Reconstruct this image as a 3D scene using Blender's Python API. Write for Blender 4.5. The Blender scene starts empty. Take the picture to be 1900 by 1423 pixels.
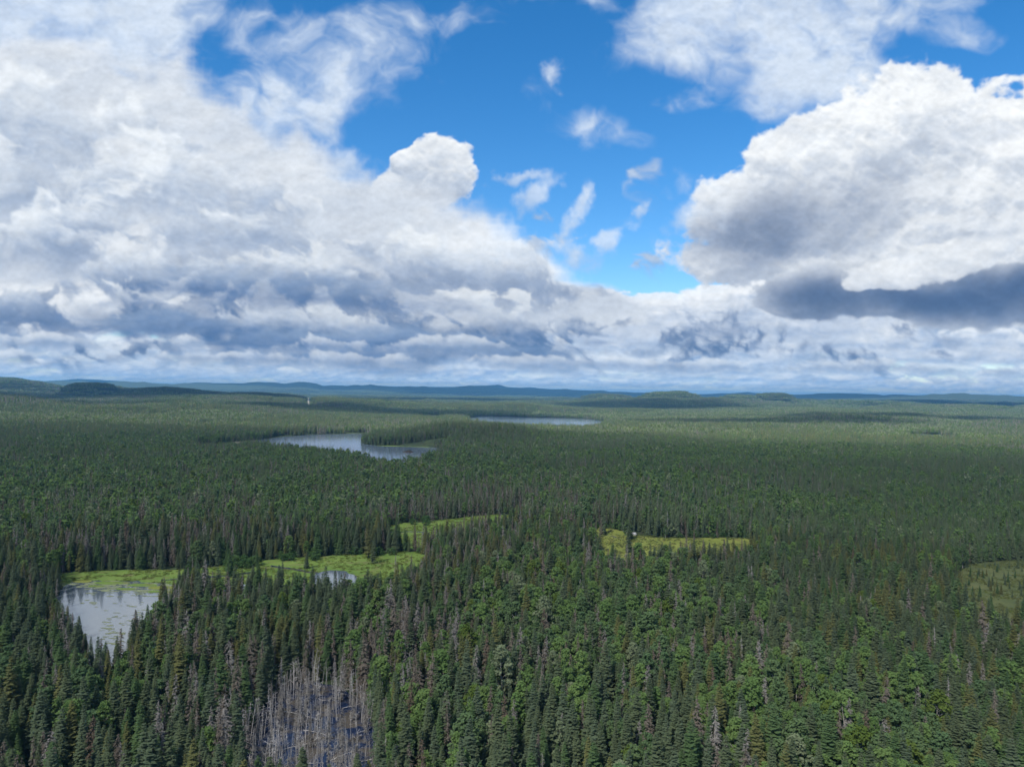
import bpy, math, random
import numpy as np

S = bpy.context.scene
COL = S.collection
R = math.radians
# ---------------------------------------------------------------- camera, light, exposure
EXPOSURE = 0.95
SKY_STRENGTH = 0.10
SUN_STRENGTH, SUN_ELEV, SUN_AZ = 5.0, R(48), R(180 + 32)      # azimuth clockwise from +Y (the view): behind the camera, to its left
CAM_Z = 85.0
# ---------------------------------------------------------------- sky: a cloud panorama computed here (azimuth x tan(elevation))
FPX, CX, CY = 1307.0, 950.0, 711.5          # photograph's focal length and centre, in its own pixels
PITCH, ROLL = math.radians(0.72), math.radians(0.80)
def pix_dir(px, py):
    """direction (x right, y forward, z up) seen at a photograph pixel; the camera looks along +Y"""
    x = (np.asarray(px, float) - CX) / FPX; z = -(np.asarray(py, float) - CY) / FPX
    xr = x * math.cos(ROLL) - z * math.sin(ROLL)
    zr = x * math.sin(ROLL) + z * math.cos(ROLL)
    y = math.cos(PITCH) - zr * math.sin(PITCH); z2 = math.sin(PITCH) + zr * math.cos(PITCH)
    return xr, y, z2
def dir_pix(x, y, z):
    yy = y * math.cos(PITCH) + z * math.sin(PITCH); zz = -y * math.sin(PITCH) + z * math.cos(PITCH)
    X, Z = x / yy, zz / yy
    xr = X * math.cos(ROLL) + Z * math.sin(ROLL); zr = -X * math.sin(ROLL) + Z * math.cos(ROLL)
    return CX + FPX * xr, CY - FPX * zr
AZ_MAX, V_MAX, PPR = math.radians(50), 0.84, 820.0      # panorama extent, pixels per radian

def sstep(a, b, x):
    t = np.clip((x - a) / (b - a), 0, 1)
    return t * t * (3 - 2 * t)
_TAB = np.random.RandomState(7).rand(256, 256).astype(np.float32)
def noise2(x, y, seed=0):
    x = x + seed * 37.17; y = y + seed * 71.71
    xi = np.floor(x); yi = np.floor(y); fx = x - xi; fy = y - yi
    fx = fx * fx * (3 - 2 * fx); fy = fy * fy * (3 - 2 * fy)
    xi = xi.astype(np.int64); yi = yi.astype(np.int64)
    x0, x1, y0, y1 = xi & 255, (xi + 1) & 255, yi & 255, (yi + 1) & 255
    return ((_TAB[y0, x0] * (1 - fx) + _TAB[y0, x1] * fx) * (1 - fy) + (_TAB[y1, x0] * (1 - fx) + _TAB[y1, x1] * fx) * fy)
def fbm2(x, y, octs, seed=0, gain=0.5, billow=False):
    s = 0.0; a = 1.0; n = 0.0
    for k in range(octs):
        v = noise2(x, y, seed + k)
        if billow: v = np.abs(2 * v - 1)
        s = s + a * v; n += a; a *= gain
        x, y = x * 1.87 + y * 0.56, y * 1.87 - x * 0.56
    return s / n
def _up(a, axis, n, cell, off):
    p = np.arange(n) / cell + off; i = np.floor(p).astype(int); f = (p - i).astype(np.float32); f = f * f * (3 - 2 * f)
    sh = [1, 1, 1]; sh[axis] = n; f = f.reshape(sh)
    return np.take(a, i, axis) * (1 - f) + np.take(a, i + 1, axis) * f
def fbm3(shape, cell, octs, seed, gain=0.5, billow=True):
    out = np.zeros(shape, np.float32); a = 1.0; n = 0.0
    rs = np.random.RandomState(seed)
    for k in range(octs):
        c = [max(q / 2.0 ** k, 1.001) for q in cell]
        lat = rs.rand(*[int(s / q) + 3 for s, q in zip(shape, c)]).astype(np.float32)
        off = rs.rand(3)
        v = _up(_up(_up(lat, 0, shape[0], c[0], off[0]), 1, shape[1], c[1], off[1]), 2, shape[2], c[2], off[2])
        if billow: v = 1 - np.abs(2 * v - 1)
        out += a * v; n += a; a *= gain
    return out / n

def make_sky():
    W = int(2 * AZ_MAX * PPR); H = int(V_MAX * PPR)
    az = (np.arange(W) + 0.5) / PPR - AZ_MAX; v = (np.arange(H) + 0.5) / PPR          # row 0 is the horizon
    AZ, V = np.meshgrid(az, v)
    PX, PY = dir_pix(np.sin(AZ), np.cos(AZ), V)
    PX = PX.astype(np.float32); PY = PY.astype(np.float32)
    HY = 728 + (PX - 950) * math.tan(ROLL)                                             # true horizon in the photograph
    UP = HY - PY                                                                       # pixels above the horizon
    col = np.zeros((H, W, 3), np.float32); alp = np.zeros((H, W), np.float32)
    def over(c, a):
        nonlocal col, alp
        col = col * (1 - a[..., None]) + c * a[..., None]; alp = alp * (1 - a) + a
    bil = lambda x, y, o, s_, g: 1 - fbm2(x, y, o, s_, g, True)
    C = lambda *k: np.array(k, np.float32)
    mix = lambda a, b, t: a + (b - a) * t[..., None]
    def ell(cx, cy, rx, ry, ang=0.0):
        c, s = math.cos(math.radians(ang)), math.sin(math.radians(ang))
        dx, dy = PX - cx, PY - cy
        return np.sqrt(((dx * c + dy * s) / rx) ** 2 + ((-dx * s + dy * c) / ry) ** 2)
    WX = fbm2(PX / 90, PY / 90, 4, 31) - 0.5; WY = fbm2(PX / 90, PY / 90, 4, 41) - 0.5    # domain warp
    # --- pale air near the horizon
    over(C(.52, .70, .90) + 0 * col, 0.85 * np.exp(-np.maximum(UP, 0) / 45.0))
    # --- high thin sheets at the top of the view
    Pd = 1.0 / np.maximum(V, 0.05)
    sx, sy = PX / 210. + PY / 600., PY / 150. - PX / 700.
    cover = np.zeros_like(V)
    for cx, cy, rx, ry, an, w in ((200, 40, 420, 190, 10, 1.0), (560, 110, 330, 120, -22, .95), (420, 200, 260, 100, -25, .8), (880, 10, 220, 70, -5, .75),
                                  (1480, 40, 420, 120, 4, 1.0), (1230, 60, 240, 75, 25, .95), (1440, 150, 150, 70, -50, .85), (1640, 120, 230, 70, -12, .8),
                                  (1760, -20, 260, 70, -5, .9), (1150, 240, 120, 45, 20, .62), (1290, 185, 120, 35, -15, .62), (1010, 160, 60, 50, 60, .5),
                                  (950, -160, 1500, 130, 0, .8)):
        cover = np.maximum(cover, w * np.exp(-ell(cx, cy, rx, ry, an) ** 2.4 * 0.9))
    cover = cover - .42 * np.exp(-ell(345, 70, 95, 50, 40) ** 2) - .36 * np.exp(-ell(270, 160, 110, 34, 20) ** 2) - .5 * np.exp(-ell(400, 170, 70, 50, 30) ** 2) + .30 * np.exp(-ell(900, 160, 420, 60, -14) ** 2) + .30 * np.exp(-ell(1200, 290, 330, 60, 18) ** 2)
    n = fbm2(sx + WX * .5, sy + WY * .5, 7, 3, .58); n2 = fbm2(sx + WX * .5 + .05, sy + WY * .5 - .17, 7, 3, .58)
    d = cover + (n - .5) * 2.3
    a = sstep(.34, 1.12, d) * .93
    lit = np.clip(.62 + 2.2 * (n - n2) + .45 * (d - .7), 0, 1)
    over(mix(C(.42, .55, .78), C(.76, .83, .93), lit), a)
    # --- rows of far cumulus, farthest first
    rows = 21
    for k in range(rows):
        D = 105000 * (9000 / 105000) ** (k / (rows - 1.0))
        base = 1150.0 / D * FPX                              # pixels above the horizon
        sc = FPX / D
        wob = (fbm2(PX / (3600 * sc), np.full_like(PX, k * 3.3), 3, 60 + k) - .5) * 420 * sc
        t = (UP - base - wob) / (1000 * sc)                  # 0 base .. 1 top
        band = (t > -.5) & (t < 1.8)
        cellx = (4200 - 2000 * k / rows) * sc
        xx = PX / cellx + k * 17.3 + .35 * WX; yy = t * .8 + k * 5.1
        xx, yy = xx + .4 * yy, yy * 1.15 - .25 * xx; n = bil(xx, yy, 6, 90 + k, .58); n2 = bil(xx - .05, yy + .14, 6, 90 + k, .58)
        big = noise2(PX / (5200 * sc) + k * 3.1, PX * 0 + k * 7.7, 5)
        cov = -.13 + 1.15 * (big - .44)
        gap = np.exp(-ell(1060, 440, 330, 85, 8) ** 4)
        cov = cov - 1.5 * gap
        d = (n - .53) * 2.3 + cov - .62 * np.clip(t, 0, 2) ** 1.3
        a = sstep(-.02, .16, d) * sstep(-.25, .08, t + (n - .5) * .5) * band
        far = k / (rows - 1.0)
        white = C(.84, .91, .98) * (1 - far) + C(.97, .98, 1.0) * far
        grey = C(.36, .55, .84) * (1 - far) + C(.32, .43, .62) * far
        lit = np.clip(.18 + .22 * far + (1 - .2 * far) * sstep(-.05, .45, t) + 2.5 * (n - n2), 0, 1)
        over(mix(grey, white, lit), a * (.74 + .2 * far))
    # --- volumetric masses
    def volume(x0, y0, x1, y1, blobs, erode, cell, octs, seed, dens, sun=(-.25, 1.0, .35), depth=26, amb=1.0, dark=(), flat=None, soft=.18, lit_gain=1.0, floor=0., opac=1.0, gain=.6, mott=.0, ext=2.2, puff=0.):
        """march a box of cloud seen face on: blobs (cx, cy, rx, ry, angle, strength) swell it, noise bites its edge, light comes from above"""
        inside = (PX >= x0) & (PX <= x1) & (PY >= y0) & (PY <= y1)
        r = np.where(inside.any(1))[0]; c = np.where(inside.any(0))[0]
        r0, r1, c0, c1 = r[0], r[-1] + 1, c[0], c[-1] + 1
        px, py = PX[r0:r1, c0:c1][::-1], PY[r0:r1, c0:c1][::-1]                       # row 0 is now the top
        wx, wy = WX[r0:r1, c0:c1][::-1], WY[r0:r1, c0:c1][::-1]
        h, w = px.shape; s = PPR / FPX
        px_, py_ = px + wx * 34, py + wy * 34
        zz = np.linspace(-1, 1, depth).astype(np.float32)
        F = np.full((depth, h, w), -9., np.float32)
        for b in blobs:
            cx, cy, rx, ry, an = b[:5]; zc = b[5] if len(b) > 5 else 0.; rz = b[6] if len(b) > 6 else .8
            cc, ss = math.cos(math.radians(an)), math.sin(math.radians(an)); dx, dy = px_ - cx, py_ - cy
            q = ((dx * cc + dy * ss) / rx) ** 2 + ((-dx * ss + dy * cc) / ry) ** 2
            F = np.maximum(F, 1 - np.sqrt(q[None] + ((zz[:, None, None] - zc) / rz) ** 2))
        nz = fbm3((depth, h, w), (cell[0], cell[1] * s, cell[1] * 1.25 * s), octs, seed, gain)
        F += (nz - .62) * erode
        if flat is not None:
            yb = flat(px); F -= .9 * sstep(-18, 26, py - yb)[None]
        if puff:
            pb_ = bil(px / 88 + seed, py / 70, 7, seed + 500, .56); pc_ = bil(px / 88 + seed - .05, py / 70 - .14, 7, seed + 500, .56)
            F += ((pb_ - .53) * puff)[None]
        rho = sstep(0., soft, F) * dens
        del F, nz
        ox = np.zeros((depth, w), np.float32); L = np.empty_like(rho)
        sx_, sz_ = sun[0], sun[2]
        ia = np.arange(w); zi = np.arange(depth)
        for y in range(h):
            xs = np.clip(ia + sx_ * 1.0, 0, w - 1); x_i = np.floor(xs).astype(int); fx = (xs - x_i).astype(np.float32)
            o = ox[:, x_i] * (1 - fx) + ox[:, np.minimum(x_i + 1, w - 1)] * fx
            zs = np.clip(zi - sz_, 0, depth - 1); z_i = np.floor(zs).astype(int); fz = (zs - z_i).astype(np.float32)[:, None]
            o = o[z_i] * (1 - fz) + o[np.minimum(z_i + 1, depth - 1)] * fz
            if sz_ > 0: o[0] *= .3
            L[:, y] = o; ox = o + rho[:, y] * (ext / s / 20)
        sunT = .55 * np.exp(-L * 1.0) + .30 * np.exp(-L * .28) + .15 * np.exp(-L * .07)
        step = 60.0 / depth
        cum = np.cumsum(rho, 0) * step * .30; tr = np.exp(-(cum - rho * step * .30)); al = 1 - np.exp(-rho * step * .30)
        wgt = tr * al
        A = wgt.sum(0); S = (wgt * sunT).sum(0) / np.maximum(A, 1e-4)
        colz = np.zeros((h, w, 3), np.float32)
        ambv = np.ones((h, w), np.float32) * amb
        dk = np.zeros((h, w), np.float32)
        for cx, cy, rx, ry, an, st in dark:
            cc, ss = math.cos(math.radians(an)), math.sin(math.radians(an)); dx, dy = px + wx * 70 - cx, py + wy * 50 - cy
            dk = np.maximum(dk, st * np.exp(-(((dx * cc + dy * ss) / rx) ** 2 + ((-dx * ss + dy * cc) / ry) ** 2) ** 1.3))
        if mott:
            mx, my = px / 330 + wx * .25, py / 140 + wy * .25
            m = fbm2(mx, my, 6, seed + 300, .5); m2 = fbm2(mx - .05, my - .2, 6, seed + 300, .5)
            S = S * (1 - mott * sstep(.36, .66, m)) + 1.5 * mott * (m2 - m)
        if puff: S = S + (pb_ - pc_) * .7 * puff * sstep(.1, .5, S)
        S = np.clip((floor + (1 - floor) * S) * lit_gain, 0, 1) * (1 - np.clip(dk, 0, 1)) ** 1.3
        lo = mix(C(.36, .45, .60) + 0 * colz, C(.075, .145, .29) + 0 * colz, np.clip(dk, 0, 1)) * ambv[..., None]
        colr = lo * (1 - S)[..., None] + C(1.0, 1.0, 1.0) * S[..., None] * 1.0
        full_a = np.zeros((H, W), np.float32); full_c = np.zeros((H, W, 3), np.float32)
        e = np.minimum.reduce([sstep(0, 25, px - x0) if x0 > -400 else 1 + 0 * px, sstep(0, 25, x1 - px) if x1 < 2300 else 1 + 0 * px, sstep(0, 25, py - y0), sstep(0, 25, y1 - py)])
        full_a[r0:r1, c0:c1] = (np.clip(A, 0, 1) * e * opac)[::-1]; full_c[r0:r1, c0:c1] = colr[::-1]
        over(full_c, full_a)
    # the small tower in the middle
    volume(600, 200, 960, 480,
           [(822, 296, 46, 42, 0), (775, 308, 42, 34, 0), (815, 335, 60, 48, -20), (750, 370, 80, 56, -40), (690, 420, 90, 60, -30)],
           .62, (8, 60), 5, 21, 1.5, sun=(-.1, 1, .28), depth=22, soft=.22, floor=.08, lit_gain=1.12, mott=.3, ext=3.2, puff=.5, dark=[(740, 395, 70, 38, -35, .45)])
    # left bank of stratocumulus
    volume(-500, 60, 1400, 690,
           [(-60, 330, 520, 260, 0), (330, 420, 420, 210, 12), (150, 210, 260, 110, 22), (385, 325, 250, 122, 30), (620, 470, 330, 150, 10),
            (860, 520, 200, 80, 6), (980, 570, 210, 60, 6), (560, 550, 480, 95, 3), (200, 570, 300, 80, 2), (690, 440, 90, 80, 0)],
           1.05, (9, 170), 6, 11, 1.0, sun=(-.2, 1, .22), depth=22, floor=.30, lit_gain=1.12, soft=.42, mott=.62, ext=2.3, gain=.58,
           flat=lambda q: 640 - .00006 * (q - 620) ** 2 + 40 * (noise2(q / 95., q * 0, 8) - .5) + 26 * (noise2(q / 31., q * 0, 9) - .5),
           dark=[(430, 520, 210, 40, 5, .62), (700, 545, 160, 35, 5, .45), (270, 595, 150, 28, 2, .7), (640, 615, 270, 34, 2, .8), (880, 615, 130, 24, 2, .6), (600, 585, 330, 45, 0, .5)])
    # heaps in front of the left bank, upper ones faint, lower ones dark-footed
    for k, (ub, th, cell, x0, x1, cv, dkk, op, wh) in enumerate(((430, 150, 420, -200, 330, .20, .10, .75, 1.0), (330, 130, 360, -200, 520, .16, .15, .8, 1.0), (262, 120, 330, 60, 760, .18, .20, .85, 1.0), (235, 120, 300, -200, 300, .16, .3, .8, 1.0), (188, 110, 330, 240, 1010, .22, .5, .85, .99),
                                                                 (150, 110, 210, 260, 760, .26, .8, .85, .93), (112, 105, 190, 80, 470, .30, .95, .9, .92), (78, 100, 200, 350, 1080, .28, 1.0, .94, .90), (76, 26, 170, -200, 1250, .0, .3, .6, .97), (50, 22, 210, -200, 2100, .0, .35, .6, .96))):
        if k == 8:
            # flat dark bases under the left bank, with the last bright row showing beneath
            for i, (cx, cy, rx, ry, an, op2) in enumerate(((690, 628, 320, 20, 1.5, .85), (300, 603, 150, 24, 1.5, .8), (450, 528, 190, 34, 5, .6), (930, 655, 110, 12, 1, .5), (690, 545, 160, 26, 4, .45))):
                n = bil(PX / 130 + i * 3.3, PY / 42, 6, 430 + i, .56)
                d = 1.15 - ell(cx, cy, rx, ry, an) + (n - .53) * 1.5
                a = sstep(-.02, .75, d) * op2
                over(mix(C(.34, .44, .60) + 0 * col, C(.095, .19, .385) + 0 * col, np.clip(.45 + (PY - cy) / (2. * ry) + (n - .53), 0, 1)), a)
        hw = .08 if k >= 8 else .3
        wob = (fbm2(PX / (cell * 1.3), np.full_like(PX, k * 2.3), 4, 260 + k) - .5) * th * .45
        t = (UP - ub - wob) / th; q = t * .75 * th / (cell * .42)
        n = bil(PX / cell * 1.5 + .55 * q + hw * WX + k * 5.7, q - .3 * PX / cell + hw * WY, 7, 290 + k, .56); n2 = bil(PX / cell * 1.5 + .55 * q + hw * WX + k * 5.7 - .03, q - .3 * PX / cell + hw * WY + .12, 7, 290 + k, .56)
        pw = PX + WX * 260; win = sstep(x0 - 150, x0 + 130, pw) * (1 - sstep(x1 - 260, x1 + 150, pw))
        d = (n - .53) * 2.0 + cv - .55 * np.clip(t, 0, 2) ** 1.5 - (1 - win) * .75
        a = sstep(-.05, .20, d) * sstep(-.45, .25, t + (n - .5) * .6) * (t < 2)
        lit = np.clip(.06 - .10 * dkk + .80 * sstep(-.05 + .25 * dkk, .8 + .1 * dkk, t) + 2.2 * (n - n2) * (1 - .5 * dkk), 0, 1)
        g = mix(C(.40, .49, .64) + 0 * col, C(.10, .19, .37) + 0 * col, np.clip(dkk * 1.15 * (1 - sstep(.12, .62 + .3 * dkk, t + (n - .53) * .8)), 0, 1))
        over(mix(g, C(.95, .97, .99) * wh + 0 * col, lit), a * op)
    # the large cumulus on the right
    volume(1200, 90, 2500, 640,
           [(1715, 225, 110, 96, 10), (1640, 245, 110, 86, -30), (1470, 295, 85, 58, -20), (1540, 270, 90, 60, -30), (1420, 390, 120, 100, -30), (1560, 380, 230, 140, -15),
            (1890, 285, 190, 115, 0), (1760, 360, 240, 170, 0), (1930, 420, 250, 170, 0), (1380, 440, 110, 60, -10), (1700, 480, 320, 90, -4), (1360, 480, 120, 45, 0)],
           .72, (8, 90), 6, 33, 1.35, sun=(-.1, 1, .25), depth=26, soft=.27, floor=.24, lit_gain=1.3, mott=.34, ext=2.3, puff=.75,
           dark=[(1420, 425, 170, 75, -14, .72), (1590, 395, 160, 80, -30, .50), (1700, 330, 130, 70, -40, .25), (1800, 420, 200, 80, -20, .2)])
    volume(1340, 420, 2500, 640,
           [(1760, 545, 330, 55, 2), (1500, 550, 110, 34, 4), (1980, 540, 330, 60, 0), (1640, 505, 140, 30, -8)],
           .95, (12, 90), 6, 44, 1.3, depth=20, soft=.36, floor=.1, mott=.3, puff=.6,
           dark=[(1760, 552, 420, 60, 2, .97), (1520, 550, 160, 60, 2, .93), (1960, 540, 420, 70, 0, .97)])
    volume(1540, 430, 1960, 560,
           [(1650, 505, 75, 26, -5), (1720, 492, 80, 30, -14), (1800, 470, 90, 30, -20), (1600, 520, 35, 16, 0)],
           .8, (9, 60), 6, 55, 1.4, depth=18, soft=.5, floor=.30, lit_gain=1.0, mott=.3, opac=.9, puff=.8)
    WX = WX + .5 * (fbm2(PX / 26, PY / 26, 4, 131, .6) - .5); WY = WY + .5 * (fbm2(PX / 26, PY / 26, 4, 141, .6) - .5)
    # loose puffs
    for i, (cx, cy, rx, ry, an) in enumerate(((990, 366, 36, 17, -42), (945, 332, 52, 10, -4), (1070, 425, 17, 44, 3), (1080, 378, 12, 24, 15), (1135, 455, 48, 15, -38), (1090, 470, 60, 20, 5),
                                              (1188, 385, 8, 30, 22), (1015, 150, 17, 22, 10), (1290, 400, 60, 30, -30), (970, 465, 110, 24, 2), (640, 300, 60, 30, 20))):
        n = fbm2(PX / 34 + i * 9.1, PY / 34, 5, 120 + i, .55)
        c_, s_ = math.cos(math.radians(an)), math.sin(math.radians(an)); ddx, ddy = PX + WX * 60 - cx, PY + WY * 45 - cy
        d = 1 - np.sqrt(((ddx * c_ + ddy * s_) / (rx * 1.4)) ** 2 + ((-ddx * s_ + ddy * c_) / (ry * 1.4)) ** 2) + (n - .5) * 1.9
        a = sstep(-.05, 1.15, d) * .66
        over(mix(C(.50, .62, .80), C(.84, .89, .96), np.clip(.5 + (cy - PY) / (2.2 * ry) + (n - .5), 0, 1)), a)
    fine = fbm2(PX / 9., PY / 6., 4, 401, .6) - .5; f2 = fbm2(PX / 26., PY / 15., 4, 407, .6) - .5
    col = col * (1 + (.20 * fine + .18 * f2) * np.clip(alp * 1.6 - .3, 0, 1))[..., None]
    col = col * C(.955, .985, 1.01)
    return np.dstack([col, alp]).astype(np.float32)

def make_camera():
    from mathutils import Matrix
    cd = bpy.data.cameras.new("camera"); co = bpy.data.objects.new("camera", cd); COL.objects.link(co)
    d = lambda a, b: np.array([float(q) for q in pix_dir(a, b)])
    f = d(CX, CY); r = d(CX + FPX, CY) - f; u = d(CX, CY - FPX) - f
    m = Matrix(((r[0], u[0], -f[0], 0), (r[1], u[1], -f[1], 0), (r[2], u[2], -f[2], CAM_Z), (0, 0, 0, 1)))
    co.matrix_world = m
    cd.sensor_fit = 'HORIZONTAL'; cd.angle = 2 * math.atan(950 / FPX)
    cd.clip_start = 1.0; cd.clip_end = 120000
    S.camera = co
make_camera()

class NT:
    """small helper to write node trees"""
    def __init__(s, nt): s.nt = nt; s.nt.nodes.clear()
    def n(s, kind, **kw):
        nd = s.nt.nodes.new(kind)
        ins = kw.pop('ins', {})
        for k, v in kw.items(): setattr(nd, k, v)
        for k, v in ins.items():
            so = nd.inputs[k]
            if hasattr(v, 'is_output') or isinstance(v, bpy.types.NodeSocket): s.nt.links.new(v, so)
            elif isinstance(v, bpy.types.Node): s.nt.links.new(v.outputs[0], so)
            else: so.default_value = v
        return nd
    def m(s, op, a, b=None, clamp=False):
        ins = {0: a}
        if b is not None: ins[1] = b
        return s.n('ShaderNodeMath', operation=op, use_clamp=clamp, ins=ins)
    def mix(s, f, a, b):
        nd = s.n('ShaderNodeMix', data_type='RGBA')
        for i, v in ((0, f), (6, a), (7, b)):
            so = nd.inputs[i]
            if isinstance(v, bpy.types.NodeSocket): s.nt.links.new(v, so)
            elif isinstance(v, bpy.types.Node): s.nt.links.new(v.outputs[0], so)
            else: so.default_value = v if i == 0 else (*v, 1) if len(v) == 3 else v
        return nd.outputs[2]

CLOUD_LEVEL = 1.0      # the panorama holds the clouds as the photograph is exposed
def make_world():
    w = bpy.data.worlds.new("World"); S.world = w; w.use_nodes = True
    t = NT(w.node_tree)
    P = make_sky()
    H, W = P.shape[:2]
    im = bpy.data.images.new("sky_panorama", W, H, alpha=True, float_buffer=True)
    im.colorspace_settings.name = 'Non-Color'; im.alpha_mode = 'CHANNEL_PACKED'
    im.pixels.foreach_set(P.ravel()); im.update(); im.pack()
    sky = t.n('ShaderNodeTexSky', sky_type='NISHITA', sun_disc=False, sun_elevation=SUN_ELEV, sun_rotation=SUN_AZ, altitude=400, air_density=1.0, dust_density=0.35, ozone_density=3.0)
    hs = t.n('ShaderNodeHueSaturation', ins={'Saturation': 1.36, 'Value': .90, 'Color': sky.outputs[0]})
    tc = t.n('ShaderNodeTexCoord'); sp = t.n('ShaderNodeSeparateXYZ', ins={0: tc.outputs['Generated']})
    x, y, z = sp.outputs
    az = t.m('ARCTAN2', x, y)
    u = t.m('DIVIDE', t.m('ADD', az, AZ_MAX), 2 * AZ_MAX)
    hor = t.m('SQRT', t.m('ADD', t.m('MULTIPLY', x, x), t.m('MULTIPLY', y, y)))
    v = t.m('DIVIDE', t.m('ABSOLUTE', z), t.m('MAXIMUM', hor, 0.02))
    v = t.m('DIVIDE', t.m('MINIMUM', v, 2.2), V_MAX)
    uv = t.n('ShaderNodeCombineXYZ', ins={0: u, 1: v, 2: 0.0})
    tx = t.n('ShaderNodeTexImage', image=im, extension='MIRROR', interpolation='Cubic', ins={0: uv})
    clear = t.n('ShaderNodeVectorMath', operation='SCALE', ins={0: hs.outputs[0], 'Scale': t.m('SUBTRACT', 1.0, tx.outputs['Alpha'])})
    cl = t.n('ShaderNodeVectorMath', operation='SCALE', ins={0: tx.outputs['Color'], 'Scale': CLOUD_LEVEL / SKY_STRENGTH / 2 ** EXPOSURE})
    su = t.n('ShaderNodeVectorMath', operation='ADD', ins={0: clear.outputs[0], 1: cl.outputs[0]})
    bg = t.n('ShaderNodeBackground', ins={'Color': su.outputs[0], 'Strength': SKY_STRENGTH})
    t.n('ShaderNodeOutputWorld', ins={'Surface': bg})
    w.cycles.sampling_method = 'MANUAL'; w.cycles.sample_map_resolution = 1024
make_world()

sd = bpy.data.lights.new("sun", 'SUN'); sd.energy = SUN_STRENGTH; sd.angle = R(0.53); sd.color = (1.0, 0.95, 0.87)
so = bpy.data.objects.new("sun", sd); COL.objects.link(so)
SUN_DIR = np.array([math.sin(SUN_AZ) * math.cos(SUN_ELEV), math.cos(SUN_AZ) * math.cos(SUN_ELEV), math.sin(SUN_ELEV)])
from mathutils import Vector
so.rotation_euler = Vector(SUN_DIR).to_track_quat('Z', 'Y').to_euler(); so.location = (0, 0, 500)
vs = S.view_settings; S.display_settings.display_device = 'sRGB'
vs.view_transform = 'Standard'; vs.look = 'None'; vs.gamma = 1.0; vs.use_curve_mapping = False; vs.exposure = EXPOSURE
cy = S.cycles
S.render.engine = 'CYCLES'
cy.use_denoising = True
try: cy.denoising_prefilter = 'ACCURATE'; cy.denoising_input_passes = 'RGB_ALBEDO_NORMAL'
except Exception: pass
try: cy.denoiser = 'OPENIMAGEDENOISE'
except Exception: pass
cy.max_bounces = 6; cy.diffuse_bounces = 3; cy.glossy_bounces = 2; cy.transmission_bounces = 3; cy.volume_bounces = 2; cy.transparent_max_bounces = 8
cy.caustics_reflective = False; cy.caustics_refractive = False
cy.volume_max_steps = 64

# ---------------------------------------------------------------- where things stand: pixels of the photograph turned into ground points
def horizon_y(px): return 728 + (np.asarray(px, float) - 950) * math.tan(ROLL)
def at(px, py, z=0.0):
    x, y, w = pix_dir(px, py)
    k = (z - CAM_Z) / w
    return x * k, y * k
def project(x, y, z):
    return dir_pix(np.asarray(x, float), np.asarray(y, float), np.asarray(z, float) - CAM_Z)
def poly(pts):
    a = np.array(pts, float); x, y = at(a[:, 0], a[:, 1]); return np.stack([x, y], 1)
def smooth(p, it=2):
    for _ in range(it):
        q = np.roll(p, -1, 0); p = np.stack([p * .75 + q * .25, p * .25 + q * .75], 1).reshape(-1, 2)
    return p
def wobble(p, amp, seed):
    rs = np.random.RandomState(seed); t = np.roll(p, -1, 0) - np.roll(p, 1, 0); nrm = np.stack([t[:, 1], -t[:, 0]], 1) / (np.linalg.norm(t, axis=1)[:, None] + 1e-6)
    k = rs.randn(len(p)); k = (k + np.roll(k, 1) + np.roll(k, -1)) / 1.7
    return p + nrm * (k * amp)[:, None]
def inside(p, x, y):
    r = np.zeros(x.shape, bool); n = len(p)
    bx = (x >= p[:, 0].min()) & (x <= p[:, 0].max()) & (y >= p[:, 1].min()) & (y <= p[:, 1].max())
    xs, ys = x[bx], y[bx]; rr = np.zeros(xs.shape, bool)
    for i in range(n):
        x0, y0 = p[i]; x1, y1 = p[(i + 1) % n]
        if y0 == y1: continue
        c = (y0 > ys) != (y1 > ys)
        rr ^= c & (xs < (x1 - x0) * (ys - y0) / (y1 - y0) + x0)
    r[bx] = rr
    return r
def seg_dist(p, x, y):
    """distance to a closed polygon's outline"""
    d = np.full(x.shape, 1e9)
    for i in range(len(p)):
        a, b = p[i], p[(i + 1) % len(p)]; v = b - a; l2 = (v ** 2).sum() + 1e-9
        t = np.clip(((x - a[0]) * v[0] + (y - a[1]) * v[1]) / l2, 0, 1)
        d = np.minimum(d, np.hypot(x - a[0] - t * v[0], y - a[1] - t * v[1]))
    return d

POND = poly([(105, 1083), (160, 1077), (260, 1080), (338, 1086), (334, 1108), (302, 1136), (274, 1170), (246, 1205), (231, 1262), (200, 1266), (160, 1222), (116, 1190), (106, 1150)])
BACKWATER = poly([(370, 1088), (430, 1085), (486, 1085), (494, 1104), (440, 1122), (385, 1118)])
CREEK = poly([(582, 1062), (620, 1058), (660, 1064), (668, 1090), (640, 1112), (600, 1112), (580, 1090)])
LAKE = poly([(440, 822), (490, 815), (540, 809), (600, 806), (700, 804.5), (690, 812), (664, 821), (684, 826), (760, 829), (818, 829.5), (822, 842), (806, 858), (740, 876), (690, 866), (640, 852), (560, 844), (480, 835)])
FAR_LAKE = poly([(880, 771.5), (950, 773.5), (1040, 776), (1118, 779), (1122, 797), (1000, 797), (900, 792), (868, 780)])
SLIVER = poly([(786, 771), (818, 771), (824, 779), (780, 779)])
FAR_POOL = poly([(1690, 806), (1760, 808), (1765, 821), (1690, 819)])
MEADOW_A = poly([(100, 1064), (200, 1058), (330, 1058), (400, 1052), (470, 1042), (560, 1033), (680, 1028), (785, 1021), (795, 1040), (770, 1080), (735, 1118), (650, 1122), (560, 1118), (500, 1116), (470, 1100), (300, 1100), (105, 1095)])
MEADOW_B = poly([(712, 978), (760, 969), (830, 965), (880, 957), (960, 953.5), (963, 970), (938, 990), (885, 992), (850, 1004), (830, 1017), (722, 1021)])
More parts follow.
